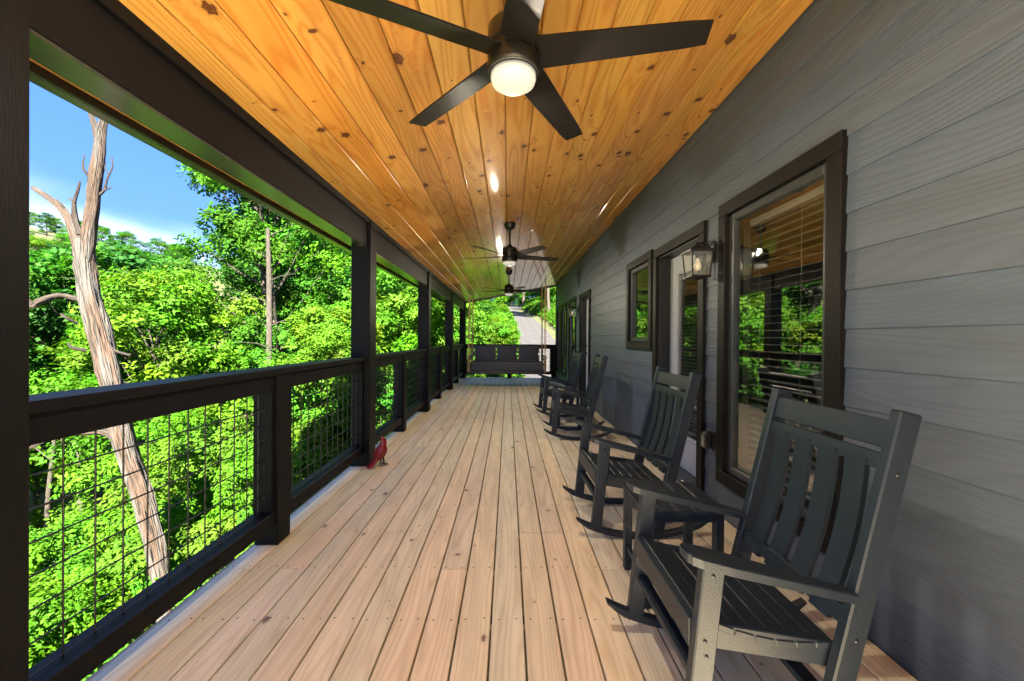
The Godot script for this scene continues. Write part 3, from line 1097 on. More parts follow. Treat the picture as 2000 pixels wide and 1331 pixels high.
	for k in 7:
		var a: Vector3 = pts[k]
		var b: Vector3 = pts[k + 1]
		var e := (b - a).normalized() * 0.0022
		var half := 0.247 if k < 6 else 0.246
		var st := MB.new()
		var m := (a + b) * 0.5
		var ax := (b - a).normalized()
		st.box(Vector3.ZERO, Vector3(a.distance_to(b) - e.length() * 2.0, 0.02, half * 2.0), 0.003, Transform3D(Basis(ax, Vector3(-ax.y, ax.x, 0), Vector3(0, 0, 1)), m - Vector3(-ax.y, ax.x, 0) * 0.012))
		part("seat_slat", st.mesh(), pl, o)
	var f := MB.new()
	f.bar(Vector3(0.560 - X0, 0.374, -0.2475), Vector3(0.560 - X0, 0.374, 0.2475), Vector3(0, 1, 0), 0.084, 0.024, 0.003)
	part("front_apron", f.mesh(), pl, o)
	f = MB.new()
	f.bar(Vector3(0.578 - X0, 0.235, -0.2485), Vector3(0.578 - X0, 0.235, 0.2485), Vector3(1, 0, 0), 0.042, 0.026, 0.003)
	part("stretcher", f.mesh(), pl, o)
	f = MB.new()
	f.bar(Vector3(0.972 - X0, 0.155, -0.2485), Vector3(0.972 - X0, 0.155, 0.2485), Vector3(1, 0, 0), 0.05, 0.026, 0.003)
	part("stretcher", f.mesh(), pl, o)
	# the back: two rails on top, four bowed slats, one rail below
	var lean := Vector3(0.240, 1.004, 0).normalized()
	var foot := Vector3(0.938 - X0, 0.036, 0)
	var fw := Vector3(-lean.y, lean.x, 0)
	for r in [[0.955, 0.085], [0.872, 0.05], [0.395, 0.05]]:
		f = MB.new()
		var c: Vector3 = foot + lean * r[0] + fw * 0.012
		f.bar(c + Vector3(0, 0, -0.2485), c + Vector3(0, 0, 0.2485), lean, r[1], 0.026, 0.003)
		part("back_rail", f.mesh(), pl, o)
	for k in 4:
		var zc := -0.1725 + k * 0.115
		var rs := MB.new()
		var prev := []
		for j in 9:
			var g := j / 8.0
			var c := foot + lean * lerpf(0.36, 0.868, g) + fw * (0.030 - 0.022 * sin(PI * g))
			var row := [c + Vector3(0, 0, zc - 0.037), c + Vector3(0, 0, zc + 0.037), c - fw * 0.017 + Vector3(0, 0, zc + 0.037), c - fw * 0.017 + Vector3(0, 0, zc - 0.037)]
			if j > 0:
				rs.quad(prev[0], prev[1], row[1], row[0], fw)
				rs.quad(prev[2], prev[3], row[3], row[2], -fw)
				rs.quad(prev[1], prev[2], row[2], row[1], Vector3(0, 0, 1))
				rs.quad(prev[3], prev[0], row[0], row[3], Vector3(0, 0, -1))
			if j == 0 or j == 8:
				rs.quad(row[0], row[1], row[2], row[3], lean * (1.0 if j == 8 else -1.0))
			prev = row
		part("back_slat", rs.mesh(), pl, o)

func furniture() -> void:
	var c := thing("rocking_chair", "black slatted rocking chair in front of the tall window with white blinds", "chair", Vector3(0.855, 0, -1.44), "rocking chairs along the wall")
	chair_mesh_parts(c)
	var more := [[2.77, 0.0, "black slatted rocking chair in front of the door beside the wall outlet", 0.02], [5.2, 0.035, "black slatted rocking chair standing between the small high window and the far door", -0.05], [6.66, 0.02, "black slatted rocking chair in front of the far door", 0.04]]
	for m in more:
		var d: Node3D = c.duplicate()
		d.name = numbered("rocking_chair")
		add_child(d)
		d.position = Vector3(0.855 + m[1], 0, -m[0])
		d.rotation.y = m[3]
		d.set_meta("label", m[2])
	var t := thing("side_table", "small black slatted side table between the two nearer rocking chairs", "table", Vector3(0.825, 0, -2.02), "side tables between rockers")
	var pl: Material = M.poly_lumber
	for k in 5:
		part("top_slat", boxmesh(Vector3(0.0755, 0.02, 0.375), 0.003), pl, t, Transform3D(Basis(), Vector3(-0.1592 + k * 0.0796, 0.452, 0)))
	for sx in [-1.0, 1.0]:
		for sz in [-1.0, 1.0]:
			part("leg", boxmesh(Vector3(0.04, 0.4415, 0.04), 0.003), pl, t, Transform3D(Basis(), Vector3(sx * 0.165, 0.2208, sz * 0.155)))
		part("apron", boxmesh(Vector3(0.02, 0.04, 0.269), 0.002), pl, t, Transform3D(Basis(), Vector3(sx * 0.168, 0.42, 0)))
		part("apron", boxmesh(Vector3(0.289, 0.04, 0.02), 0.002), pl, t, Transform3D(Basis(), Vector3(0, 0.42, sx * 0.16)))
		part("stretcher", boxmesh(Vector3(0.02, 0.03, 0.269), 0.002), pl, t, Transform3D(Basis(), Vector3(sx * 0.165, 0.12, 0)))
	var d: Node3D = t.duplicate()
	d.name = numbered("side_table")
	add_child(d)
	d.position = Vector3(0.90, 0, -5.92)
	d.set_meta("label", "small black slatted side table between the two farther rocking chairs")

func rope(a: Vector3, b: Vector3, r: float) -> ArrayMesh:
	var st := MB.new()
	var pts := []
	var rad := []
	for k in 25:
		pts.append(a.lerp(b, k / 24.0))
		rad.append(r * (1.0 + 0.12 * sin(k * 2.4)))
	st.tube(pts, rad, 6)
	return st.mesh()

func cushion(w: float, h: float, d: float, puff: float) -> ArrayMesh:
	var st := MB.new()
	var n := 14
	for side in [-1.0, 1.0]:
		var base := st.v.size()
		for j in n + 1:
			for i in n + 1:
				var u := i / float(n) * 2.0 - 1.0
				var q := j / float(n) * 2.0 - 1.0
				var e := (1.0 - pow(absf(u), 3.0)) * (1.0 - pow(absf(q), 3.0))
				var pinch := 1.0 - puff * (1.0 - absf(u * q)) * pow(maxf(absf(u), absf(q)), 2.0)
				st.v.append(Vector3(u * w * 0.5 * pinch, q * h * 0.5 * pinch, side * d * 0.5 * pow(e, 0.55)))
				st.n.append(Vector3(u * 0.5, q * 0.5, side).normalized())
				st.t.append(Vector2(u, q))
		for j in n:
			for i in n:
				var a := base + j * (n + 1) + i
				if side > 0:
					st.ix.append_array([a, a + n + 1, a + 1, a + 1, a + n + 1, a + n + 2])
				else:
					st.ix.append_array([a, a + 1, a + n + 1, a + 1, a + n + 2, a + n + 1])
	return st.mesh()

func swing() -> void:
	var zc := 10.68
	var s := thing("swing_bed", "black wooden daybed swing hung on ropes at the end of the porch", "swing", Vector3(-0.02, 0, -zc))
	var bp: Material = M.black_paint
	var hw := 0.95
	for z in [0.48, -0.48]:
		boxpart("side_rail", Vector3(-hw, 0.335, z - 0.02), Vector3(hw, 0.425, z + 0.02), bp, s)
	for k in 8:
		boxpart("base_slat", Vector3(-hw + 0.06 + k * 0.235, 0.40, -0.458), Vector3(-hw + 0.20 + k * 0.235, 0.4245, 0.458), bp, s)
	for sx in [-1.0, 1.0]:
		boxpart("end_rail", Vector3(sx * (hw + 0.021) - 0.02, 0.335, -0.5), Vector3(sx * (hw + 0.021) + 0.02, 0.425, 0.5), bp, s)
		for z in [0.46, -0.46]:
			boxpart("arm_post", Vector3(sx * (hw + 0.021) - 0.03, 0.4255, z - 0.03), Vector3(sx * (hw + 0.021) + 0.03, 0.76 if z > 0 else 0.98, z + 0.03), bp, s)
		for yy in [0.55, 0.66]:
			boxpart("arm_rail", Vector3(sx * (hw + 0.021) - 0.012, yy, -0.429), Vector3(sx * (hw + 0.021) + 0.012, yy + 0.05, 0.429), bp, s)
		boxpart("arm_top", Vector3(sx * (hw + 0.021) - 0.045, 0.761, -0.429), Vector3(sx * (hw + 0.021) + 0.045, 0.79, 0.5), bp, s)
		# ropes: loops from the arm posts up to the hooks
		for z in [0.46, -0.46]:
			var px: float = sx * (hw + 0.021)
			var lowy := 0.80 if z > 0 else 0.985
			var hookx: float = sx * 0.955
			var top := ceil_y(hookx - 0.02) - 0.03
			for dx in [-0.018, 0.018]:
				part("rope", rope(Vector3(px + dx, lowy - 0.42, z * 1.0 + 0.045), Vector3(hookx + dx * 0.5, top - 0.10, z * 1.12 + 0.02), 0.0095), M.rope, s)
			var hk := MB.new()
			var pts := []
			var rad := []
			for k in 11:
				var a := -PI * 0.75 + k * PI * 1.5 / 10.0
				pts.append(Vector3(hookx + 0.022 * cos(a + PI / 2), top - 0.075 + 0.03 * sin(a + PI / 2), z * 1.12 + 0.02))
				rad.append(0.006)
			hk.tube(pts, rad, 6)
			hk.tube([Vector3(hookx, top - 0.05, z * 1.12 + 0.02), Vector3(hookx, top + 0.04, z * 1.12 + 0.02)], [0.006, 0.006], 6)
			part("hook", hk.mesh(), M.wire_black, s)
	for yy in [0.60, 0.72, 0.84, 0.955]:
		boxpart("back_slat", Vector3(-hw + 0.052, yy, -0.492), Vector3(hw - 0.052, yy + 0.065, -0.468), bp, s)
	for x in [-0.34, 0.34]:
		boxpart("back_post", Vector3(x - 0.03, 0.4255, -0.466), Vector3(x + 0.03, 1.0, -0.440), bp, s)
	# mattress with piped edges
	var m := thing("mattress", "thick charcoal mattress with pale piping on the hanging daybed", "mattress", Vector3(-0.02, 0.4255, -zc))
	var mb := MB.new()
	mb.box(Vector3.ZERO, Vector3(1.87, 0.20, 0.86), 0.03, Transform3D(Basis(), Vector3(0, 0.1005, 0.055)))
	part("cover", mb.mesh(), M.canvas, m)
	for yy in [0.014, 0.190]:
		var pt := []
		var rd := []
		for e in [[-0.925, 0.477], [0.925, 0.477], [0.925, -0.367], [-0.925, -0.367], [-0.925, 0.477]]:
			pt.append(Vector3(e[0], yy, e[1]))
		var pb := MB.new()
		for k in 4:
			var wob := []
			for q in 9:
				wob.append(pt[k].lerp(pt[k + 1], q / 8.0) + Vector3(0, 0.006 * sin(q * 1.7 + k), 0))
				if k == 0:
					rd.append(0.005)
			pb.tube(wob, rd, 6)
		part("piping", pb.mesh(), M.piping_grey, m)
	var pil := cushion(0.58, 0.46, 0.20, 0.14)
	var words := ["charcoal throw pillow at the rail end of the daybed, leaning outward", "charcoal throw pillow in the middle of the hanging daybed", "charcoal throw pillow at the house end of the hanging daybed"]
	for k in 3:
		var p := thing("throw_pillow", words[k], "pillow", Vector3(-0.63 + k * 0.605, 0.838, -zc - 0.315), "pillows on the daybed")
		p.rotation = Vector3(-0.32, [-0.05, 0.0, 0.06][k], [0.09, 0.0, -0.05][k])
		part("cover", pil, M.canvas, p)
		var pp := MB.new()
		var ring := []
		var rad := []
		for q in 49:
			var t := q / 48.0 * 4.0
			var e := t - floorf(t)
			var u := 0.0
			var w := 0.0
			match int(t) % 4:
				0: u = -1 + 2 * e; w = -1
				1: u = 1; w = -1 + 2 * e
				2: u = 1 - 2 * e; w = 1
				3: u = -1; w = 1 - 2 * e
			var pinch := 1.0 - 0.14 * (1.0 - absf(u * w))
			ring.append(Vector3(u * 0.29 * pinch, w * 0.23 * pinch, 0))
			rad.append(0.006)
		pp.tube(ring, rad, 5)
		part("piping", pp.mesh(), M.piping_grey, p)

# ------------------------------------------------------------------ fans, lamps, small things
func fan(o: Node3D, base_deg: float, drop: float) -> void:
	var fb: Material = M.fan_bronze
	# the node sits on the ceiling; canopy, rod, motor, light kit hang below
	var c := MB.new()
	c.lathe([Vector2(0.0, 0.03), Vector2(0.068, 0.03), Vector2(0.070, -0.02), Vector2(0.060, -0.055), Vector2(0.035, -0.078), Vector2(0.0, -0.08)], 28)
	part("canopy", c.mesh(), fb, o)
	c = MB.new()
	c.lathe([Vector2(0.013, -0.06), Vector2(0.013, -drop - 0.02)], 14)
	c.lathe([Vector2(0.0, -drop + 0.03), Vector2(0.028, -drop + 0.028), Vector2(0.034, -drop - 0.012), Vector2(0.0, -drop - 0.012)], 18)
	part("down_rod", c.mesh(), fb, o)
	c = MB.new()
	c.lathe([Vector2(0.0, -drop), Vector2(0.075, -drop - 0.004), Vector2(0.092, -drop - 0.025), Vector2(0.094, -drop - 0.085), Vector2(0.090, -drop - 0.092), Vector2(0.082, -drop - 0.100), Vector2(0.082, -drop - 0.122), Vector2(0.093, -drop - 0.128), Vector2(0.094, -drop - 0.165), Vector2(0.088, -drop - 0.182), Vector2(0.0, -drop - 0.182)], 32)
	part("motor_housing", c.mesh(), fb, o)
	c = MB.new()
	c.lathe([Vector2(0.0, -drop - 0.178), Vector2(0.080, -drop - 0.180), Vector2(0.080, -drop - 0.196), Vector2(0.076, -drop - 0.210), Vector2(0.060, -drop - 0.221), Vector2(0.03, -drop - 0.226), Vector2(0.0, -drop - 0.227)], 32)
	part("lamp_glass", c.mesh(), M.lamp_glow, o)
	# added fill light inside the fan globe, brightening the whole porch
	var l := OmniLight3D.new()
	l.name = "fill_lamp"
	l.light_energy = 0.135
	l.light_color = Color(1.0, 0.93, 0.83)
	l.light_size = 0.02
	l.omni_range = 16.0
	l.omni_attenuation = 2.0
	l.shadow_enabled = true
	l.position = Vector3(0, -drop - 0.2035, 0)
	o.add_child(l)
	# one blade: tapered, pitched and slightly drooping
	var b := MB.new()
	var prev := []
	for k in 9:
		var f := k / 8.0
		var r := lerpf(0.07, 0.65, f)
		var w0 := lerpf(0.058, 0.042, f)
		var w1 := lerpf(-0.062, -0.052, f)
		if k == 8:
			w0 -= 0.004; w1 += 0.004
		var pa := lerpf(0.30, 0.17, f)
		var row := []
		for q in [[w0, 0.003], [w1, 0.003], [w1, -0.003], [w0, -0.003]]:
			row.append(Vector3(r, q[0] * sin(pa) + q[1] * cos(pa), q[0] * cos(pa) - q[1] * sin(pa)))
		if k > 0:
			b.quad(prev[0], prev[1], row[1], row[0], Vector3.UP)
			b.quad(prev[2], prev[3], row[3], row[2], Vector3.DOWN)
			b.quad(prev[1], prev[2], row[2], row[1], Vector3(0, 0, -1))
			b.quad(prev[3], prev[0], row[0], row[3], Vector3(0, 0, 1))
		if k == 8:
			b.quad(row[0], row[1], row[2], row[3], Vector3.RIGHT)
		prev = row
	var bm := b.mesh()
	for k in 5:
		# degrees run from +x towards -z (away from the camera)
		part("blade", bm, M.fan_blade, o, Transform3D(Basis(Vector3.UP, deg_to_rad(base_deg + 72.0 * k)), Vector3(0, -drop - 0.110, 0)))

func fans() -> void:
	var l := ["dark five bladed ceiling fan nearest the tall window with white blinds", "dark five bladed ceiling fan beside the small high window", "dark five bladed ceiling fan close to the hanging daybed"]
	var at := [[1.43, -11.0], [4.93, 17.0], [8.42, 8.0]]
	for k in 3:
		var x := 0.012
		var o := thing("ceiling_fan", l[k], "fan", Vector3(x, ceil_y(x), -at[k][0]), "ceiling fans along the porch")
		fan(o, at[k][1], 0.29)

func lantern(label: String, z: float) -> void:
	var o := thing("wall_lantern", label, "lantern", Vector3(WALL - 0.012, 1.84, -z), "wall lanterns beside the doors")
	var lb: Material = M.lantern_black
	part("back_plate", boxmesh(Vector3(0.02, 0.15, 0.11), 0.006), lb, o, Transform3D(Basis(), Vector3(-0.0105, 0.06, 0)))
	var b := MB.new()
	b.tube([Vector3(-0.02, 0.10, 0), Vector3(-0.05, 0.125, 0), Vector3(-0.085, 0.128, 0), Vector3(-0.105, 0.11, 0)], [0.009, 0.009, 0.009, 0.009], 8)
	part("bracket", b.mesh(), lb, o)
	var cx := -0.112
	# hipped cap
	b = MB.new()
	var lo := 0.088
	var hi := 0.024
	var y0 := 0.066
	var y1 := 0.105
	var cs := [[-1, -1], [1, -1], [1, 1], [-1, 1]]
	for k in 4:
		var p: Array = cs[k]
		var q: Array = cs[(k + 1) % 4]
		var nn := Vector3((p[0] + q[0]) * 0.5, 0.9, (p[1] + q[1]) * 0.5)
		b.quad(Vector3(cx + p[0] * lo, y0, p[1] * lo), Vector3(cx + q[0] * lo, y0, q[1] * lo), Vector3(cx + q[0] * hi, y1, q[1] * hi), Vector3(cx + p[0] * hi, y1, p[1] * hi), nn)
		b.quad(Vector3(cx + p[0] * lo, y0, p[1] * lo), Vector3(cx + q[0] * lo, y0, q[1] * lo), Vector3(cx + q[0] * lo, y0 - 0.012, q[1] * lo), Vector3(cx + p[0] * lo, y0 - 0.012, p[1] * lo), Vector3(nn.x, 0, nn.z))
	b.box(Vector3.ZERO, Vector3(lo * 2, 0.002, lo * 2), 0.0005, Transform3D(Basis(), Vector3(cx, y0 - 0.013, 0)))
	b.lathe([Vector2(0.024, y1 - 0.002), Vector2(0.02, y1 + 0.012), Vector2(0.008, y1 + 0.018), Vector2(0.01, y1 + 0.03), Vector2(0.0, y1 + 0.038)], 10, Transform3D(Basis(), Vector3(cx, 0, 0)))
	part("cap", b.mesh(), lb, o)
	# four corner bars, wider at the top
	var tw := 0.078
	var bw := 0.062
	var yb := -0.122
	var yt := 0.051
	b = MB.new()
	for p in cs:
		b.bar(Vector3(cx + p[0] * bw, yb, p[1] * bw), Vector3(cx + p[0] * tw, yt, p[1] * tw), Vector3(1, 0, 0), 0.011, 0.011, 0.002)
	b.box(Vector3.ZERO, Vector3(bw * 2 + 0.02, 0.014, bw * 2 + 0.02), 0.003, Transform3D(Basis(), Vector3(cx, yb - 0.003, 0)))
	b.lathe([Vector2(0.0, yb - 0.03), Vector2(0.02, yb - 0.022), Vector2(0.03, yb - 0.01)], 12, Transform3D(Basis(), Vector3(cx, 0, 0)))
	part("cage", b.mesh(), lb, o)
	for k in 4:
		var p: Array = cs[k]
		var q: Array = cs[(k + 1) % 4]
		var g := MB.new()
		var s := 0.97
		g.quad(Vector3(cx + p[0] * bw * s, yb + 0.006, p[1] * bw * s), Vector3(cx + q[0] * bw * s, yb + 0.006, q[1] * bw * s), Vector3(cx + q[0] * tw * s, yt, q[1] * tw * s), Vector3(cx + p[0] * tw * s, yt, p[1] * tw * s), Vector3((p[0] + q[0]) * 0.5, 0, (p[1] + q[1]) * 0.5))
		part("pane", g.mesh(), M.seeded_glass, o)
	b = MB.new()
	b.lathe([Vector2(0.0, 0.05), Vector2(0.014, 0.05), Vector2(0.014, 0.015), Vector2(0.0, 0.012)], 12, Transform3D(Basis(), Vector3(cx, 0, 0)))
	part("socket", b.mesh(), lb, o)
	b = MB.new()
	b.lathe([Vector2(0.011, 0.013), Vector2(0.014, 0.0), Vector2(0.026, -0.03), Vector2(0.029, -0.05), Vector2(0.022, -0.072), Vector2(0.0, -0.082)], 16, Transform3D(Basis(), Vector3(cx, 0, 0)))
	part("bulb", b.mesh(), M.bulb_glass, o)

func small_things() -> void:
	lantern("black wall lantern between the tall blind window and the near door", 2.975)
	lantern("black wall lantern on the far side of the far door", 8.74)
	# weatherproof outlet cover
	var o := thing("outlet_box", "small black weatherproof outlet cover low on the siding by the door", "outlet", Vector3(WALL + 0.004, 0.50, -2.975))
	part("base_plate", boxmesh(Vector3(0.02, 0.135, 0.085), 0.004), M.outlet_cover, o, Transform3D(Basis(), Vector3(-0.0105, 0, 0)))
	part("hood", boxmesh(Vector3(0.05, 0.125, 0.075), 0.014), M.outlet_cover, o, Transform3D(Basis(), Vector3(-0.046, 0, 0)))
	part("clear_window", boxmesh(Vector3(0.004, 0.085, 0.048), 0.0015), M.outlet_clear, o, Transform3D(Basis(), Vector3(-0.0735, -0.004, 0)))
	part("hinge", boxmesh(Vector3(0.012, 0.014, 0.06), 0.003), M.outlet_cover, o, Transform3D(Basis(), Vector3(-0.03, 0.0705, 0)))
	bird()

# a red cardinal figure seen from behind, tail towards the camera, head turned to the railing
func bird() -> void:
	var o := thing("bird_statue", "glossy red cardinal statue standing on the deck at a post's foot", "statue", Vector3(-1.225, 0.0, -3.92))
	o.rotation.y = -0.62
	o.scale = Vector3(0.9, 0.9, 0.9)
	# rings from the tail tip (towards +z) up to the crest: centre, half width, half depth
	var sp := [
		[Vector3(0, 0.010, 0.168), 0.020, 0.004], [Vector3(0, 0.014, 0.160), 0.036, 0.007], [Vector3(0, 0.030, 0.132), 0.041, 0.011], [Vector3(0, 0.056, 0.092), 0.036, 0.015], [Vector3(0, 0.080, 0.060), 0.032, 0.022],
		[Vector3(0, 0.102, 0.036), 0.045, 0.040], [Vector3(0, 0.128, 0.014), 0.058, 0.055], [Vector3(0, 0.156, -0.002), 0.063, 0.060], [Vector3(0, 0.184, -0.012), 0.057, 0.054], [Vector3(0, 0.206, -0.018), 0.044, 0.043],
		[Vector3(0, 0.222, -0.022), 0.035, 0.036], [Vector3(0, 0.240, -0.026), 0.034, 0.037], [Vector3(0, 0.258, -0.026), 0.032, 0.035], [Vector3(0, 0.274, -0.020), 0.026, 0.029], [Vector3(0, 0.290, -0.010), 0.018, 0.021], [Vector3(0, 0.301, -0.002), 0.011, 0.012], [Vector3(0, 0.307, 0.003), 0.003, 0.003]]
	var rs := []
	for k in sp.size():
		var d: Vector3 = (sp[mini(k + 1, sp.size() - 1)][0] - sp[maxi(k - 1, 0)][0]).normalized()
		var up := d.cross(Vector3.RIGHT).normalized()
		var ring := []
		for j in 28:
			var a := TAU * j / 28
			var rip := 1.0 + (0.10 * cos(a * 9.0) if k < 5 else 0.0)
			ring.append(sp[k][0] + Vector3.RIGHT * cos(a) * sp[k][1] + up * sin(a) * sp[k][2] * rip)
		rs.append(ring)
	var b := MB.new()
	b.rings(rs)
	part("body", b.mesh(), M.cardinal_red, o)
	for s in [-1.0, 1.0]:
		# folded wing: a tapering lens lying along the flank
		var w := MB.new()
		var wr := []
		for k in 11:
			var f := k / 10.0
			var c := Vector3(s * (0.053 - 0.030 * f * f), lerpf(0.192, 0.072, f), lerpf(-0.010, 0.080, f))
			var r := 0.036 * pow(sin(PI * clampf(0.06 + 0.93 * f, 0.0, 1.0)), 0.6) * (1.0 - 0.35 * f) + 0.0008
			var ring := []
			for j in 12:
				var a := TAU * j / 12
				ring.append(c + Vector3(s * cos(a) * 0.011 * r / 0.036, sin(a) * r * 0.55, sin(a) * r * 0.75))
			wr.append(ring)
		w.rings(wr)
		part("wing", w.mesh(), M.cardinal_red, o)
		var lg := MB.new()
		lg.tube([Vector3(s * 0.024, 0.10, -0.002), Vector3(s * 0.026, 0.045, -0.014), Vector3(s * 0.027, 0.014, -0.012)], [0.014, 0.009, 0.007], 8)
		for t in [-0.5, 0.0, 0.5]:
			lg.tube([Vector3(s * 0.027, 0.016, -0.012), Vector3(s * 0.027 + t * 0.03, 0.013, -0.04), Vector3(s * 0.027 + t * 0.045, 0.006, -0.060)], [0.008, 0.007, 0.003], 6)
		part("leg", lg.mesh(), M.bird_dark, o)
	# the head looks over its shoulder, so mask and beak sit on its left side
	var turn := Basis(Vector3.UP, 1.15)
	var mk := MB.new()
	mk.lathe([Vector2(0.0, 0.010), Vector2(0.018, 0.007), Vector2(0.026, -0.002), Vector2(0.028, -0.012), Vector2(0.0, -0.02)], 16, Transform3D(turn * Basis(Vector3.RIGHT, -PI / 2), Vector3(0, 0.244, -0.026) + turn * Vector3(0, 0, -0.028)))
	part("face_mask", mk.mesh(), M.bird_dark, o)
	var bk := MB.new()
	bk.lathe([Vector2(0.0, 0.034), Vector2(0.007, 0.018), Vector2(0.013, 0.0), Vector2(0.0, -0.006)], 12, Transform3D(turn * Basis(Vector3.RIGHT, -PI / 2), Vector3(0, 0.240, -0.026) + turn * Vector3(0, 0, -0.036)))
	part("beak", bk.mesh(), M.bird_beak, o)
	var st := MB.new()
	st.lathe([Vector2(0.0, 0.0), Vector2(0.05, 0.0), Vector2(0.053, 0.006), Vector2(0.046, 0.012), Vector2(0.0, 0.013)], 18, Transform3D(Basis(), Vector3(0.0, 0.0005, -0.022)))
	part("base", st.mesh(), M.stone_grey, o)

# ------------------------------------------------------------------ plants
var sprays := []
var thin := []

# a twig with leaves round it, about one unit across
func spray(sd: int, leaves: int, lw: float, ll: float, droop: float, flat := false) -> ArrayMesh:
	var r := RandomNumberGenerator.new()
	r.seed = sd
	var b := MB.new()
	for k in leaves:
		var f := (k + 0.5) / leaves
		var at := Vector3(0, 0, 0).lerp(Vector3(0.0, 0.25, 0.0), f) + Vector3(r.randfn(0, 0.13), r.randfn(0, 0.09), r.randfn(0, 0.13))
		var a := k * 2.4 + r.randf() * 0.6
		var tilt := r.randf_range(-0.15, 0.75) - droop
		var d := Vector3(cos(a) * cos(tilt), sin(tilt), sin(a) * cos(tilt))
		var sd2 := d.cross(Vector3.UP).normalized().rotated(d, r.randf_range(-0.5, 0.5))
		var up := sd2.cross(d)
		var l := ll * r.randf_range(0.7, 1.25)
		var w := lw * r.randf_range(0.75, 1.2)
		at += d * 0.12
		var p0 := at
		var p1 := at + d * l * 0.5 + up * 0.03
		var p2 := at + d * l - up * (0.05 + droop * 0.12)
		var e1 := at + d * l * 0.42 + sd2 * w - up * 0.012
		var e2 := at + d * l * 0.42 - sd2 * w - up * 0.012
		if flat:
			b.tri(p0, e1, p2, up); b.tri(p0, p2, e2, up)
			continue
		b.tri(p0, e1, p1, up); b.tri(e1, p2, p1, up)
		b.tri(p0, p1, e2, up); b.tri(p1, p2, e2, up)
	return b.mesh()

# many sprays joined into one mesh, each with its own colour
func foliage(called: String, parent: Node, list: Array, cols: PackedColorArray, m: ArrayMesh, mt: Material) -> void:
	var src := m.surface_get_arrays(0)
	var v0: PackedVector3Array = src[Mesh.ARRAY_VERTEX]
	var n0: PackedVector3Array = src[Mesh.ARRAY_NORMAL]
	var i0: PackedInt32Array = src[Mesh.ARRAY_INDEX]
	var v := PackedVector3Array()
	var n := PackedVector3Array()
	var c := PackedColorArray()
	var cc := PackedColorArray()
	cc.resize(v0.size())
	for k in list.size():
		var t: Transform3D = list[k]
		v.append_array(t * v0)
		n.append_array(Transform3D(t.basis.orthonormalized(), Vector3.ZERO) * n0)
		cc.fill(cols[k])
		c.append_array(cc)
	var ix := PackedInt32Array()
	ix.resize(v.size())
	for k in v.size() / 3:
		ix[k * 3] = k * 3
		ix[k * 3 + 1] = k * 3 + 1
		ix[k * 3 + 2] = k * 3 + 2
	var a := []
	a.resize(Mesh.ARRAY_MAX)
	a[Mesh.ARRAY_VERTEX] = v
	a[Mesh.ARRAY_NORMAL] = n
	a[Mesh.ARRAY_COLOR] = c
	a[Mesh.ARRAY_INDEX] = ix
	var am := ArrayMesh.new()
	am.add_surface_from_arrays(Mesh.PRIMITIVE_TRIANGLES, a)
	part(called, am, mt, parent)

func scatter(called: String, parent: Node, list: Array, cols: PackedColorArray, m: Mesh, mt: Material) -> MultiMeshInstance3D:
	var mm := MultiMesh.new()
	mm.transform_format = MultiMesh.TRANSFORM_3D
	mm.use_colors = true
	mm.mesh = m
	mm.instance_count = list.size()
	for k in list.size():
		mm.set_instance_transform(k, list[k])
		mm.set_instance_color(k, cols[k])
	var mi := MultiMeshInstance3D.new()
	mi.name = called
	mi.multimesh = mm
	mi.material_override = mt
	parent.add_child(mi, true)
	return mi

func leaf_color(r: RandomNumberGenerator, pal: int) -> Color:
	# linear base colours of leaves
	var lo := Vector3(0.022, 0.095, 0.006)
	var hi := Vector3(0.045, 0.157, 0.008)
	match pal:
		1: lo = Vector3(0.042, 0.134, 0.006); hi = Vector3(0.072, 0.185, 0.009)
		2: lo = Vector3(0.017, 0.078, 0.010); hi = Vector3(0.032, 0.118, 0.012)
		3: lo = Vector3(0.054, 0.146, 0.006); hi = Vector3(0.084, 0.196, 0.010)
	var c := lo.lerp(hi, r.randf())
	return Color(c.x, c.y, c.z)

func leaf_basis(r: RandomNumberGenerator, out: Vector3, size: float) -> Basis:
	var up := (Vector3.UP * 0.9 + out * 0.8 + Vector3(r.randfn(0, 0.35), r.randfn(0, 0.25), r.randfn(0, 0.35))).normalized()
	var x := up.cross(Vector3(r.randfn(), r.randfn(), r.randfn())).normalized()
	return Basis(x, up, x.cross(up)) * size

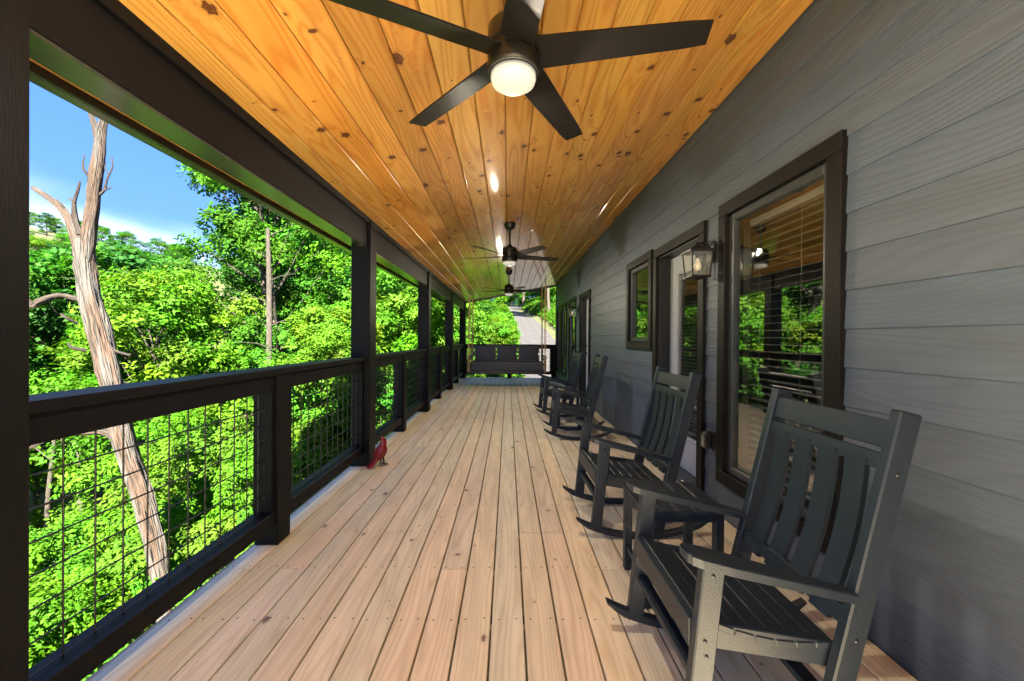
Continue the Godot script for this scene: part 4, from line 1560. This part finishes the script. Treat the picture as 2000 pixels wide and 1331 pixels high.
# fills node o with a trunk and a leafy crown; h height, cr crown radius, c0 where the crown starts
func grow(o: Node3D, sd: int, h: float, cr: float, c0: float, clumps: int, per: int, size: float, pal: int, thick: float, far := true, sink := 2.0) -> void:
	var r := RandomNumberGenerator.new()
	r.seed = sd
	var b := MB.new()
	var bump := noise(1.0, 2, sd)
	var pts := []
	var rad := []
	var lean := Vector3(r.randfn(0, 0.03), 0, r.randfn(0, 0.03))
	for k in 10:
		var f := k / 9.0
		pts.append(Vector3(0, lerpf(-sink, h * 0.93, f), 0) + lean * h * f * f + Vector3(sin(f * 7 + sd) * 0.012, 0, cos(f * 6 + sd) * 0.012) * h)
		rad.append(thick * (1.0 - 0.88 * pow(f, 0.8)))
	b.tube(pts, rad, 8, true, 1.0, 1.0, bump, 0.25)
	var list := []
	var cols := PackedColorArray()
	var centres := []
	for k in clumps:
		var f := (k + 0.5) / clumps
		# crown outline: widest a third of the way up
		var y := lerpf(c0, 1.0, pow(f, 0.85))
		var g := (y - c0) / (1.0 - c0)
		var wide := cr * (pow(sin(PI * clampf(0.16 + 0.80 * g, 0, 1)), 0.7))
		var a := k * 2.39996 + r.randf() * 0.7
		var q := wide * r.randf_range(0.45, 1.12)
		var c := Vector3(cos(a) * q, y * h + r.randfn(0, 0.03) * h, sin(a) * q) + lean * h * y * y
		centres.append(c)
		# a limb out to the clump
		var s := clampf(y - r.randf_range(0.10, 0.24), 0.12, 0.9)
		var root: Vector3 = Vector3(0, s * h, 0) + lean * h * s * s
		if k % 2 == 0 or q > wide * 0.8:
			var mid := root.lerp(c, 0.5) + Vector3(0, -0.04 * q, 0)
			var tr := thick * 0.30 * (1.0 - 0.6 * s)
			b.tube([root, mid, c], [tr, tr * 0.6, tr * 0.16], 5, false)
		var rc := cr * r.randf_range(0.22, 0.40)
		var cp := pal
		var tone := Color(r.randf_range(0.8, 1.5), r.randf_range(0.9, 1.3), r.randf_range(0.8, 1.8))
		if r.randf() < 0.22:
			cp = [1, 3, 0, 1][pal]
		for j in per:
			var d := Vector3(r.randfn(), r.randfn(), r.randfn()).normalized()
			var rr := pow(r.randf(), 0.45)
			var p := c + Vector3(d.x, d.y * 0.62, d.z) * rc * rr
			list.append(Transform3D(leaf_basis(r, d, size * r.randf_range(0.7, 1.3)), p))
			cols.append(leaf_color(r, cp) * tone)
	part("trunk", b.mesh(), M.bark, o)
	foliage("crown", o, list, cols, (thin if far else sprays)[sd % 3], M.leaf_0)

func at_px(px: float, py: float, Z: float) -> Vector3:
	return Vector3((px - 992.0) * Z / 785.0, EYE + (661.0 - py) * Z / 785.0, -Z)

func plants() -> void:
	sprays = [spray(1, 11, 0.085, 0.30, 0.1), spray(2, 13, 0.075, 0.34, 0.25), spray(3, 10, 0.10, 0.30, 0.0)]
	thin = [spray(4, 11, 0.085, 0.32, 0.1, true), spray(5, 12, 0.08, 0.34, 0.2, true), spray(6, 10, 0.10, 0.32, 0.0, true)]
	# tall tree rising behind the second post
	var t := thing("broadleaf_tree", "tall spreading broadleaf tree rising against the sky above the others", "tree", Vector3(-9.9, land(-9.9, 18.0), -18.0))
	grow(t, 101, 16.0, 3.1, 0.30, 90, 52, 0.50, 0, 0.34, false)
	t = thing("broadleaf_tree", "dark leafy tree crowding up behind the tall spreading tree", "tree", Vector3(-9.4, land(-9.4, 24.0), -24.0))
	grow(t, 107, 15.5, 3.6, 0.22, 80, 46, 0.60, 2, 0.3)
	# bare pole of a dead pine in front of it
	var pole := thing("dead_pine", "thin dark dead pine pole standing before the tall green tree", "tree", at_px(532, 661, 13.5) * Vector3(1, 0, 1) + Vector3(0, land(-7.9, 13.5), 0))
	var b := MB.new()
	var gy := land(-7.9, 13.5)
	var pts := []
	var rad := []
	for k in 9:
		var f := k / 8.0
		pts.append(Vector3(0.12 - 0.26 * f + 0.03 * sin(f * 9), lerpf(-1.0, 4.85 - gy, f), 0))
		rad.append(lerpf(0.15, 0.06, f))
	b.tube(pts, rad, 9, true, 1.0, 1.0, noise(1.0, 2, 5), 0.3)
	part("trunk", b.mesh(), M.bark, pole)
	for k in 7:
		var y := 4.6 - gy - k * 0.75
		var s := 1.0 if k % 2 == 0 else -1.0
		var tw := MB.new()
		tw.tube([Vector3(-0.1 + 0.02 * k, y, 0), Vector3(s * 0.4, y + 0.16, 0.1), Vector3(s * (0.7 + 0.1 * k), y + 0.42 - 0.1 * (k % 3), 0.2)], [0.024, 0.014, 0.005], 5)
		part("bare_branch", tw.mesh(), M.bark, pole)
	dead_tree()
	forest()
	shrubs()

func dead_tree() -> void:
	var Z := 4.0
	var base := at_px(345, 1300, Z)
	var o := thing("dead_tree", "leaning dead tree with peeling grey and orange trunk and broken top", "tree", Vector3(base.x, base.y, -Z))
	var off := Vector3(base.x, base.y, -Z)
	var bump := noise(1.0, 3, 9)
	var P := func(px: float, py: float, dz: float) -> Vector3: return at_px(px, py, Z) + Vector3(0, 0, dz) - off
	var limb := func(pp: Array, ww: Array, nm: String) -> void:
		var pts := []
		var rad := []
		for k in pp.size() - 1:
			var n := 9
			for j in n:
				var f := j / float(n)
				var p0: Vector3 = pp[maxi(k - 1, 0)]
				var p3: Vector3 = pp[mini(k + 2, pp.size() - 1)]
				pts.append((pp[k] as Vector3).cubic_interpolate(pp[k + 1], p0, p3, f))
				rad.append(lerpf(ww[k], ww[k + 1], f) * 0.335 * Z / 785.0)
		pts.append(pp[pp.size() - 1])
		rad.append(ww[ww.size() - 1] * 0.335 * Z / 785.0)
		var st := MB.new()
		st.tube(pts, rad, 20, true, 1.0, 0.15, bump, 0.5)
		part(nm, st.mesh(), M.dead_wood, o)
	limb.call([P.call(352, 1420, 0.0), P.call(345, 1300, 0.0), P.call(322, 1140, 0.0), P.call(292, 1000, 0.0), P.call(258, 880, 0.02), P.call(234, 770, 0.03), P.call(205, 650, 0.02), P.call(180, 560, 0.0), P.call(172, 478, 0.0)], [62, 56, 47, 46, 48, 50, 50, 49, 46], "trunk")
	limb.call([P.call(178, 520, 0.0), P.call(188, 460, 0.02), P.call(200, 400, 0.05), P.call(211, 330, 0.06), P.call(213, 275, 0.05), P.call(222, 228, 0.03), P.call(224, 205, 0.02)], [34, 32, 28, 27, 24, 15, 11], "fork")
	limb.call([P.call(210, 300, 0.05), P.call(203, 262, 0.06), P.call(195, 228, 0.08), P.call(191, 208, 0.08)], [17, 14, 10, 7], "fork")
	limb.call([P.call(168, 510, 0.0), P.call(148, 462, -0.03), P.call(118, 420, -0.08), P.call(78, 390, -0.12), P.call(30, 365, -0.2)], [34, 28, 22, 15, 12], "fork")
	limb.call([P.call(174, 470, 0.05), P.call(168, 440, 0.06), P.call(170, 410, 0.08), P.call(180, 385, 0.09), P.call(185, 372, 0.1)], [14, 12, 8, 6, 3], "stub")
	limb.call([P.call(172, 412, 0.08), P.call(160, 402, 0.08)], [7, 4], "stub")
	limb.call([P.call(205, 398, 0.05), P.call(222, 386, 0.06), P.call(232, 365, 0.08), P.call(245, 345, 0.1), P.call(244, 325, 0.1)], [8, 6, 4, 3.5, 2], "twig")
	limb.call([P.call(222, 386, 0.06), P.call(240, 381, 0.08)], [5, 2.5], "twig")
	limb.call([P.call(178, 598, 0.0), P.call(150, 588, 0.1), P.call(134, 600, 0.2), P.call(124, 608, 0.22), P.call(112, 585, 0.24), P.call(98, 566, 0.24), P.call(68, 548, 0.2)], [16, 15, 17, 14, 9, 8, 6], "branch")
	limb.call([P.call(172, 570, 0.0), P.call(148, 550, -0.1), P.call(126, 540, -0.2), P.call(110, 510, -0.2)], [13, 10, 6, 3], "branch")
	limb.call([P.call(258, 885, 0.0), P.call(232, 850, 0.05), P.call(195, 846, 0.1), P.call(150, 852, 0.15), P.call(110, 872, 0.2)], [26, 20, 14, 10, 7], "branch")
	limb.call([P.call(186, 690, 0.05), P.call(176, 686, 0.12), P.call(172, 676, 0.14)], [10, 8, 5], "stub")
	limb.call([P.call(262, 700, 0.0), P.call(234, 690, 0.02), P.call(229, 672, 0.05)], [7, 6, 3], "stub")
	limb.call([P.call(170, 640, 0.05), P.call(168, 630, 0.13), P.call(160, 622, 0.15)], [8, 7, 4], "stub")
	limb.call([P.call(205, 372, 0.05), P.call(196, 352, 0.12), P.call(197, 322, 0.12)], [8, 5, 2], "stub")
	limb.call([P.call(120, 422, -0.08), P.call(117, 408, -0.06), P.call(108, 396, -0.05)], [7, 4, 2], "twig")
	limb.call([P.call(236, 360, 0.08), P.call(231, 347, 0.1), P.call(234, 334, 0.1)], [3, 2.2, 1.4], "twig")
	limb.call([P.call(124, 540, -0.2), P.call(112, 548, -0.18), P.call(96, 546, -0.16)], [5, 3.5, 2], "twig")
	limb.call([P.call(98, 566, 0.24), P.call(92, 552, 0.26), P.call(94, 538, 0.27)], [5, 3.5, 2], "twig")

func forest() -> void:
	# four kinds of forest tree, grown once and copied
	var protos := []
	for k in 4:
		var o := Node3D.new()
		grow(o, 200 + k * 7, 15.0, [4.2, 3.6, 4.6, 3.3][k], [0.20, 0.28, 0.16, 0.22][k], 62, 34, [0.78, 0.7, 0.8, 0.72][k], [0, 1, 0, 2][k], 0.26)
		protos.append(o)
	var names := ["rounded mid green tree in the woods beyond the railing", "yellow green tree in the woods beyond the railing", "broad mid green tree low in the woods beyond the railing", "narrow dark green tree in the woods beyond the railing"]
	var r := RandomNumberGenerator.new()
	r.seed = 4242
	var taken := [Vector2(-10.6, 18.0), Vector2(-9.4, 24.0), Vector2(-7.9, 13.5)]
	var count := 0
	var tries := 0
	while count < 125 and tries < 9000:
		tries += 1
		var Z := r.randf_range(3.0, 150.0)
		var X := r.randf_range(-1.42, 0.62) * (Z + 5.0) - 1.5
		var dr := X - road_x(Z)
		if Z < 112.0 and dr > -5.5 - 0.02 * Z and dr < 6.0:
			continue
		if X > 0.0 and Z < 34.0:
			continue
		if X > -11.5 and Z < 22.0:
			continue
		if Z < 13.0 and X > -14.5:
			continue
		var ok := true
		for q in taken:
			if q.distance_to(Vector2(X, Z)) < 3.7 + 0.012 * Z:
				ok = false
				break
		if not ok:
			continue
		taken.append(Vector2(X, Z))
		# crowns on the left end where the photograph shows the treetops
		var gy := land(X, Z)
		var dir := X / Z
		var top := EYE + Z * (0.165 + 0.025 * sin(dir * 9.0 + 1.0) + r.randf_range(-0.035, 0.01))
		if dir > -0.62:
			top = EYE + Z * r.randf_range(0.26, 0.42)
		var h := clampf(top - gy, 7.0, 24.0)
		var k := r.randi() % 4
		var d: Node3D = protos[k].duplicate()
		d.name = numbered("forest_tree")
		add_child(d)
		d.position = Vector3(X, gy, -Z)
		d.rotation.y = r.randf() * TAU
		var s := h / 15.0
		var w := clampf(s, 0.75, 1.25)
		d.scale = Vector3(w, s, w)
		tag(d, names[k], "tree", "trees of the woods round the house, kind %d" % (k + 1))
		count += 1
	for p in protos:
		p.free()
	# the grey trunks seen low through the mesh
	var tr := [[105, 7, 16.0, "slim pale trunk seen low through the mesh, left of its thicker twin"], [158, 9, 15.0, "thicker pale trunk seen low through the wire mesh"], [78, 7, 18.0, "grey trunk seen through the mesh close to the first post"], [318, 6, 21.0, "faint grey trunk seen through the mesh past the dead tree"]]
	for q in tr:
		var Z: float = q[2]
		var X: float = (q[0] - 992.0) * Z / 785.0
		var gy := land(X, Z)
		var o := thing("pale_trunk_tree", q[3], "tree", Vector3(X, gy, -Z), "pale trunks in the shade below the porch")
		grow(o, 300 + int(q[0]), 13.0, 2.6, 0.62, 26, 30, 0.7, 2, q[1] * Z / 785.0)

func shrub(called: String, label: String, c: Vector3, rx: float, ry: float, n: int, size: float, pal: int, sd: int, stems := 5, group := "") -> void:
	var gy := land(c.x, -c.z) - 0.2
	var o := thing(called, label, "shrub", Vector3(c.x, gy, c.z), group)
	var r := RandomNumberGenerator.new()
	r.seed = sd
	var list := []
	var cols := PackedColorArray()
	var b := MB.new()
	var mid := Vector3(0, c.y - gy, 0)
	var clumps := maxi(10, n / 55)
	for k in clumps:
		var y := 1.0 - 2.0 * (k + 0.5) / clumps
		var a := k * 2.39996
		var d := Vector3(cos(a) * sqrt(1 - y * y), y, sin(a) * sqrt(1 - y * y))
		var cc := mid + d * Vector3(rx, ry, rx) * r.randf_range(0.45, 0.95)
		if k % maxi(1, clumps / (stems * 2)) == 0:
			var foot := Vector3(r.randfn(0, 0.12), 0.0, r.randfn(0, 0.12))
			b.tube([foot, foot.lerp(cc, 0.5) + Vector3(r.randfn(0, 0.08), 0.1, r.randfn(0, 0.08)), cc], [0.028, 0.018, 0.006], 6, false)
		var rc := minf(rx, ry) * r.randf_range(0.26, 0.42)
		var tone := Color(r.randf_range(0.75, 1.4), r.randf_range(0.86, 1.25), r.randf_range(0.8, 1.8))
		for j in n / clumps:
			var e := Vector3(r.randfn(), r.randfn(), r.randfn()).normalized()
			var p := cc + Vector3(e.x, e.y * 0.6, e.z) * rc * pow(r.randf(), 0.5)
			list.append(Transform3D(leaf_basis(r, e, size * r.randf_range(0.65, 1.25)), p))
			cols.append(leaf_color(r, pal if r.randf() < 0.8 else 1) * tone)
	part("stems", b.mesh(), M.bark, o)
	foliage("foliage", o, list, cols, (sprays if size < 0.26 else thin)[sd % 3], M.leaf_1)

func shrubs() -> void:
	# big light shrubs and saplings that stand up to the railing, placed where they show
	var L := [
		["lime green shrub filling the view below the dead tree's railing", 150, 1260, 4.3, 1.35, 0.9, 2550, 0.22, 3],
		["bright shrub at the foot of the leaning dead tree", 300, 1200, 5.4, 1.3, 0.85, 2210, 0.22, 1],
		["bright lime shrub seen through the mesh past the dead tree", 430, 930, 6.2, 1.35, 1.15, 2720, 0.22, 1],
		["leafy sapling close behind the mesh before the bird statue's post", 620, 790, 6.0, 0.95, 1.25, 2550, 0.21, 1],
		["young pale green maple rising over the railing near the bird statue's post", 655, 655, 7.6, 0.75, 0.75, 1700, 0.22, 3],
		["bright tree filling the bay just past the bird statue's post", 778, 640, 11.5, 1.5, 2.6, 2200, 0.36, 1],
		["dense green bush low in the bay past the bird statue's post", 772, 770, 9.5, 1.1, 0.9, 1100, 0.30, 0],
		["light green tree filling the third bay along the railing", 852, 640, 16.5, 1.4, 3.2, 2000, 0.40, 1],
		["green bush low behind the third bay of railing", 850, 730, 14.0, 1.1, 1.0, 900, 0.32, 0],
		["light green tree past the corner post", 898, 620, 21.0, 1.5, 3.4, 1700, 0.44, 1],
		["lime bush on the road's edge behind the hanging daybed", 975, 655, 24.0, 1.15, 1.15, 1500, 0.34, 3],
		["yellow green bush farther up beside the road", 968, 632, 32.0, 1.3, 1.3, 1200, 0.40, 3],
		["small lime bush where the road bends", 978, 612, 46.0, 1.3, 1.1, 800, 0.45, 1],
		["low leafy plants below the end railing of the porch", 950, 722, 17.0, 1.3, 0.8, 900, 0.30, 1],
		["leafy thicket closing the view where the road bends away", 1003, 590, 122.0, 4.5, 5.0, 900, 1.3, 1],
		["dark thicket uphill of the road's bend, behind the thick trunk", 1042, 578, 116.0, 5.5, 6.0, 1000, 1.4, 0],
		["tall thicket on the bank above the road, beside the leaning trunk", 1068, 570, 88.0, 3.6, 4.5, 900, 1.2, 0],
		["green thicket left of the road's bend", 962, 588, 100.0, 5.0, 5.5, 1000, 1.3, 0],
		["pale green thicket between the lime bushes and the far bend", 940, 590, 72.0, 4.0, 5.0, 1000, 1.0, 1],
		["leafy thicket on the bank nearest the corner board", 1088, 590, 60.0, 2.6, 3.0, 800, 0.9, 1],
		["dark bush between corner post and the road", 935, 640, 27.0, 1.6, 2.6, 1500, 0.42, 0],
		["broad lime shrub on the slope below the mesh railing", 90, 1130, 6.4, 1.5, 0.8, 2550, 0.24, 1],
		["low bright bush on the slope between dead tree and railing", 420, 1080, 4.8, 1.0, 0.7, 1530, 0.21, 1],
		["round green bush under the second bay of railing", 590, 930, 4.9, 0.8, 0.7, 1530, 0.20, 1],
	]
	for k in L.size():
		var q: Array = L[k]
		shrub("leafy_shrub", q[0], at_px(q[1], q[2], q[3]), q[4], q[5], q[6], q[7], q[8], 500 + k, 5, "shrubs and saplings round the porch")
	# two trunks above the bank beyond the road
	for q in [[1023.0, 88.0, 0.42, 0.02, "thick grey trunk standing where the road bends away"], [1074.0, 52.0, 0.26, -0.12, "leaning dark trunk on the bank right of the road"]]:
		var Z: float = q[1]
		var X: float = (q[0] - 992.0) * Z / 785.0
		var o := thing("bank_tree", q[4], "tree", Vector3(X, land(X, Z), -Z))
		grow(o, 700 + int(Z), 16.0, 3.6, 0.40, 50, 34, 0.85, 1, q[2])
		o.rotation.z = -q[3]
	# ground plants on banks and slope: nobody could count them
	var r := RandomNumberGenerator.new()
	r.seed = 99
	var list := []
	var cols := PackedColorArray()
	for k in 26000:
		var Z := 0.0
		var X := 0.0
		if k % 3 == 0:
			Z = 1.5 + 26.0 * r.randf()
			X = -2.2 - 20.0 * pow(r.randf(), 1.2)
		elif k % 3 == 1:
			Z = 13.5 + 70.0 * pow(r.randf(), 1.5)
			X = road_x(Z) - 1.7 - 7.0 * pow(r.randf(), 1.4)
		else:
			Z = 14.0 + 70.0 * pow(r.randf(), 1.4)
			X = road_x(Z) + 2.2 + 9.0 * pow(r.randf(), 1.3)
		var y := land(X, Z)
		list.append(Transform3D(leaf_basis(r, Vector3.UP, r.randf_range(0.3, 0.62) * (1.0 + Z * 0.008)), Vector3(X, y + 0.12, -Z)))
		cols.append(leaf_color(r, [1, 0, 3, 1][r.randi() % 4]))
	var g := scatter("ground_cover", self, list, cols, sprays[2], M.leaf_1)
	g.set_meta("kind", "stuff")
	g.set_meta("label", "low leafy plants covering the slope and road banks")
	g.set_meta("category", "plants")

# ------------------------------------------------------------------
func _ready() -> void:
	rng.seed = 20240
	camera_and_light()
	materials()
	terrain()
	deck()
	roof()
	posts_and_beam()
	railings()
	house()
	blinds()
	furniture()
	swing()
	fans()
	small_things()
	plants()
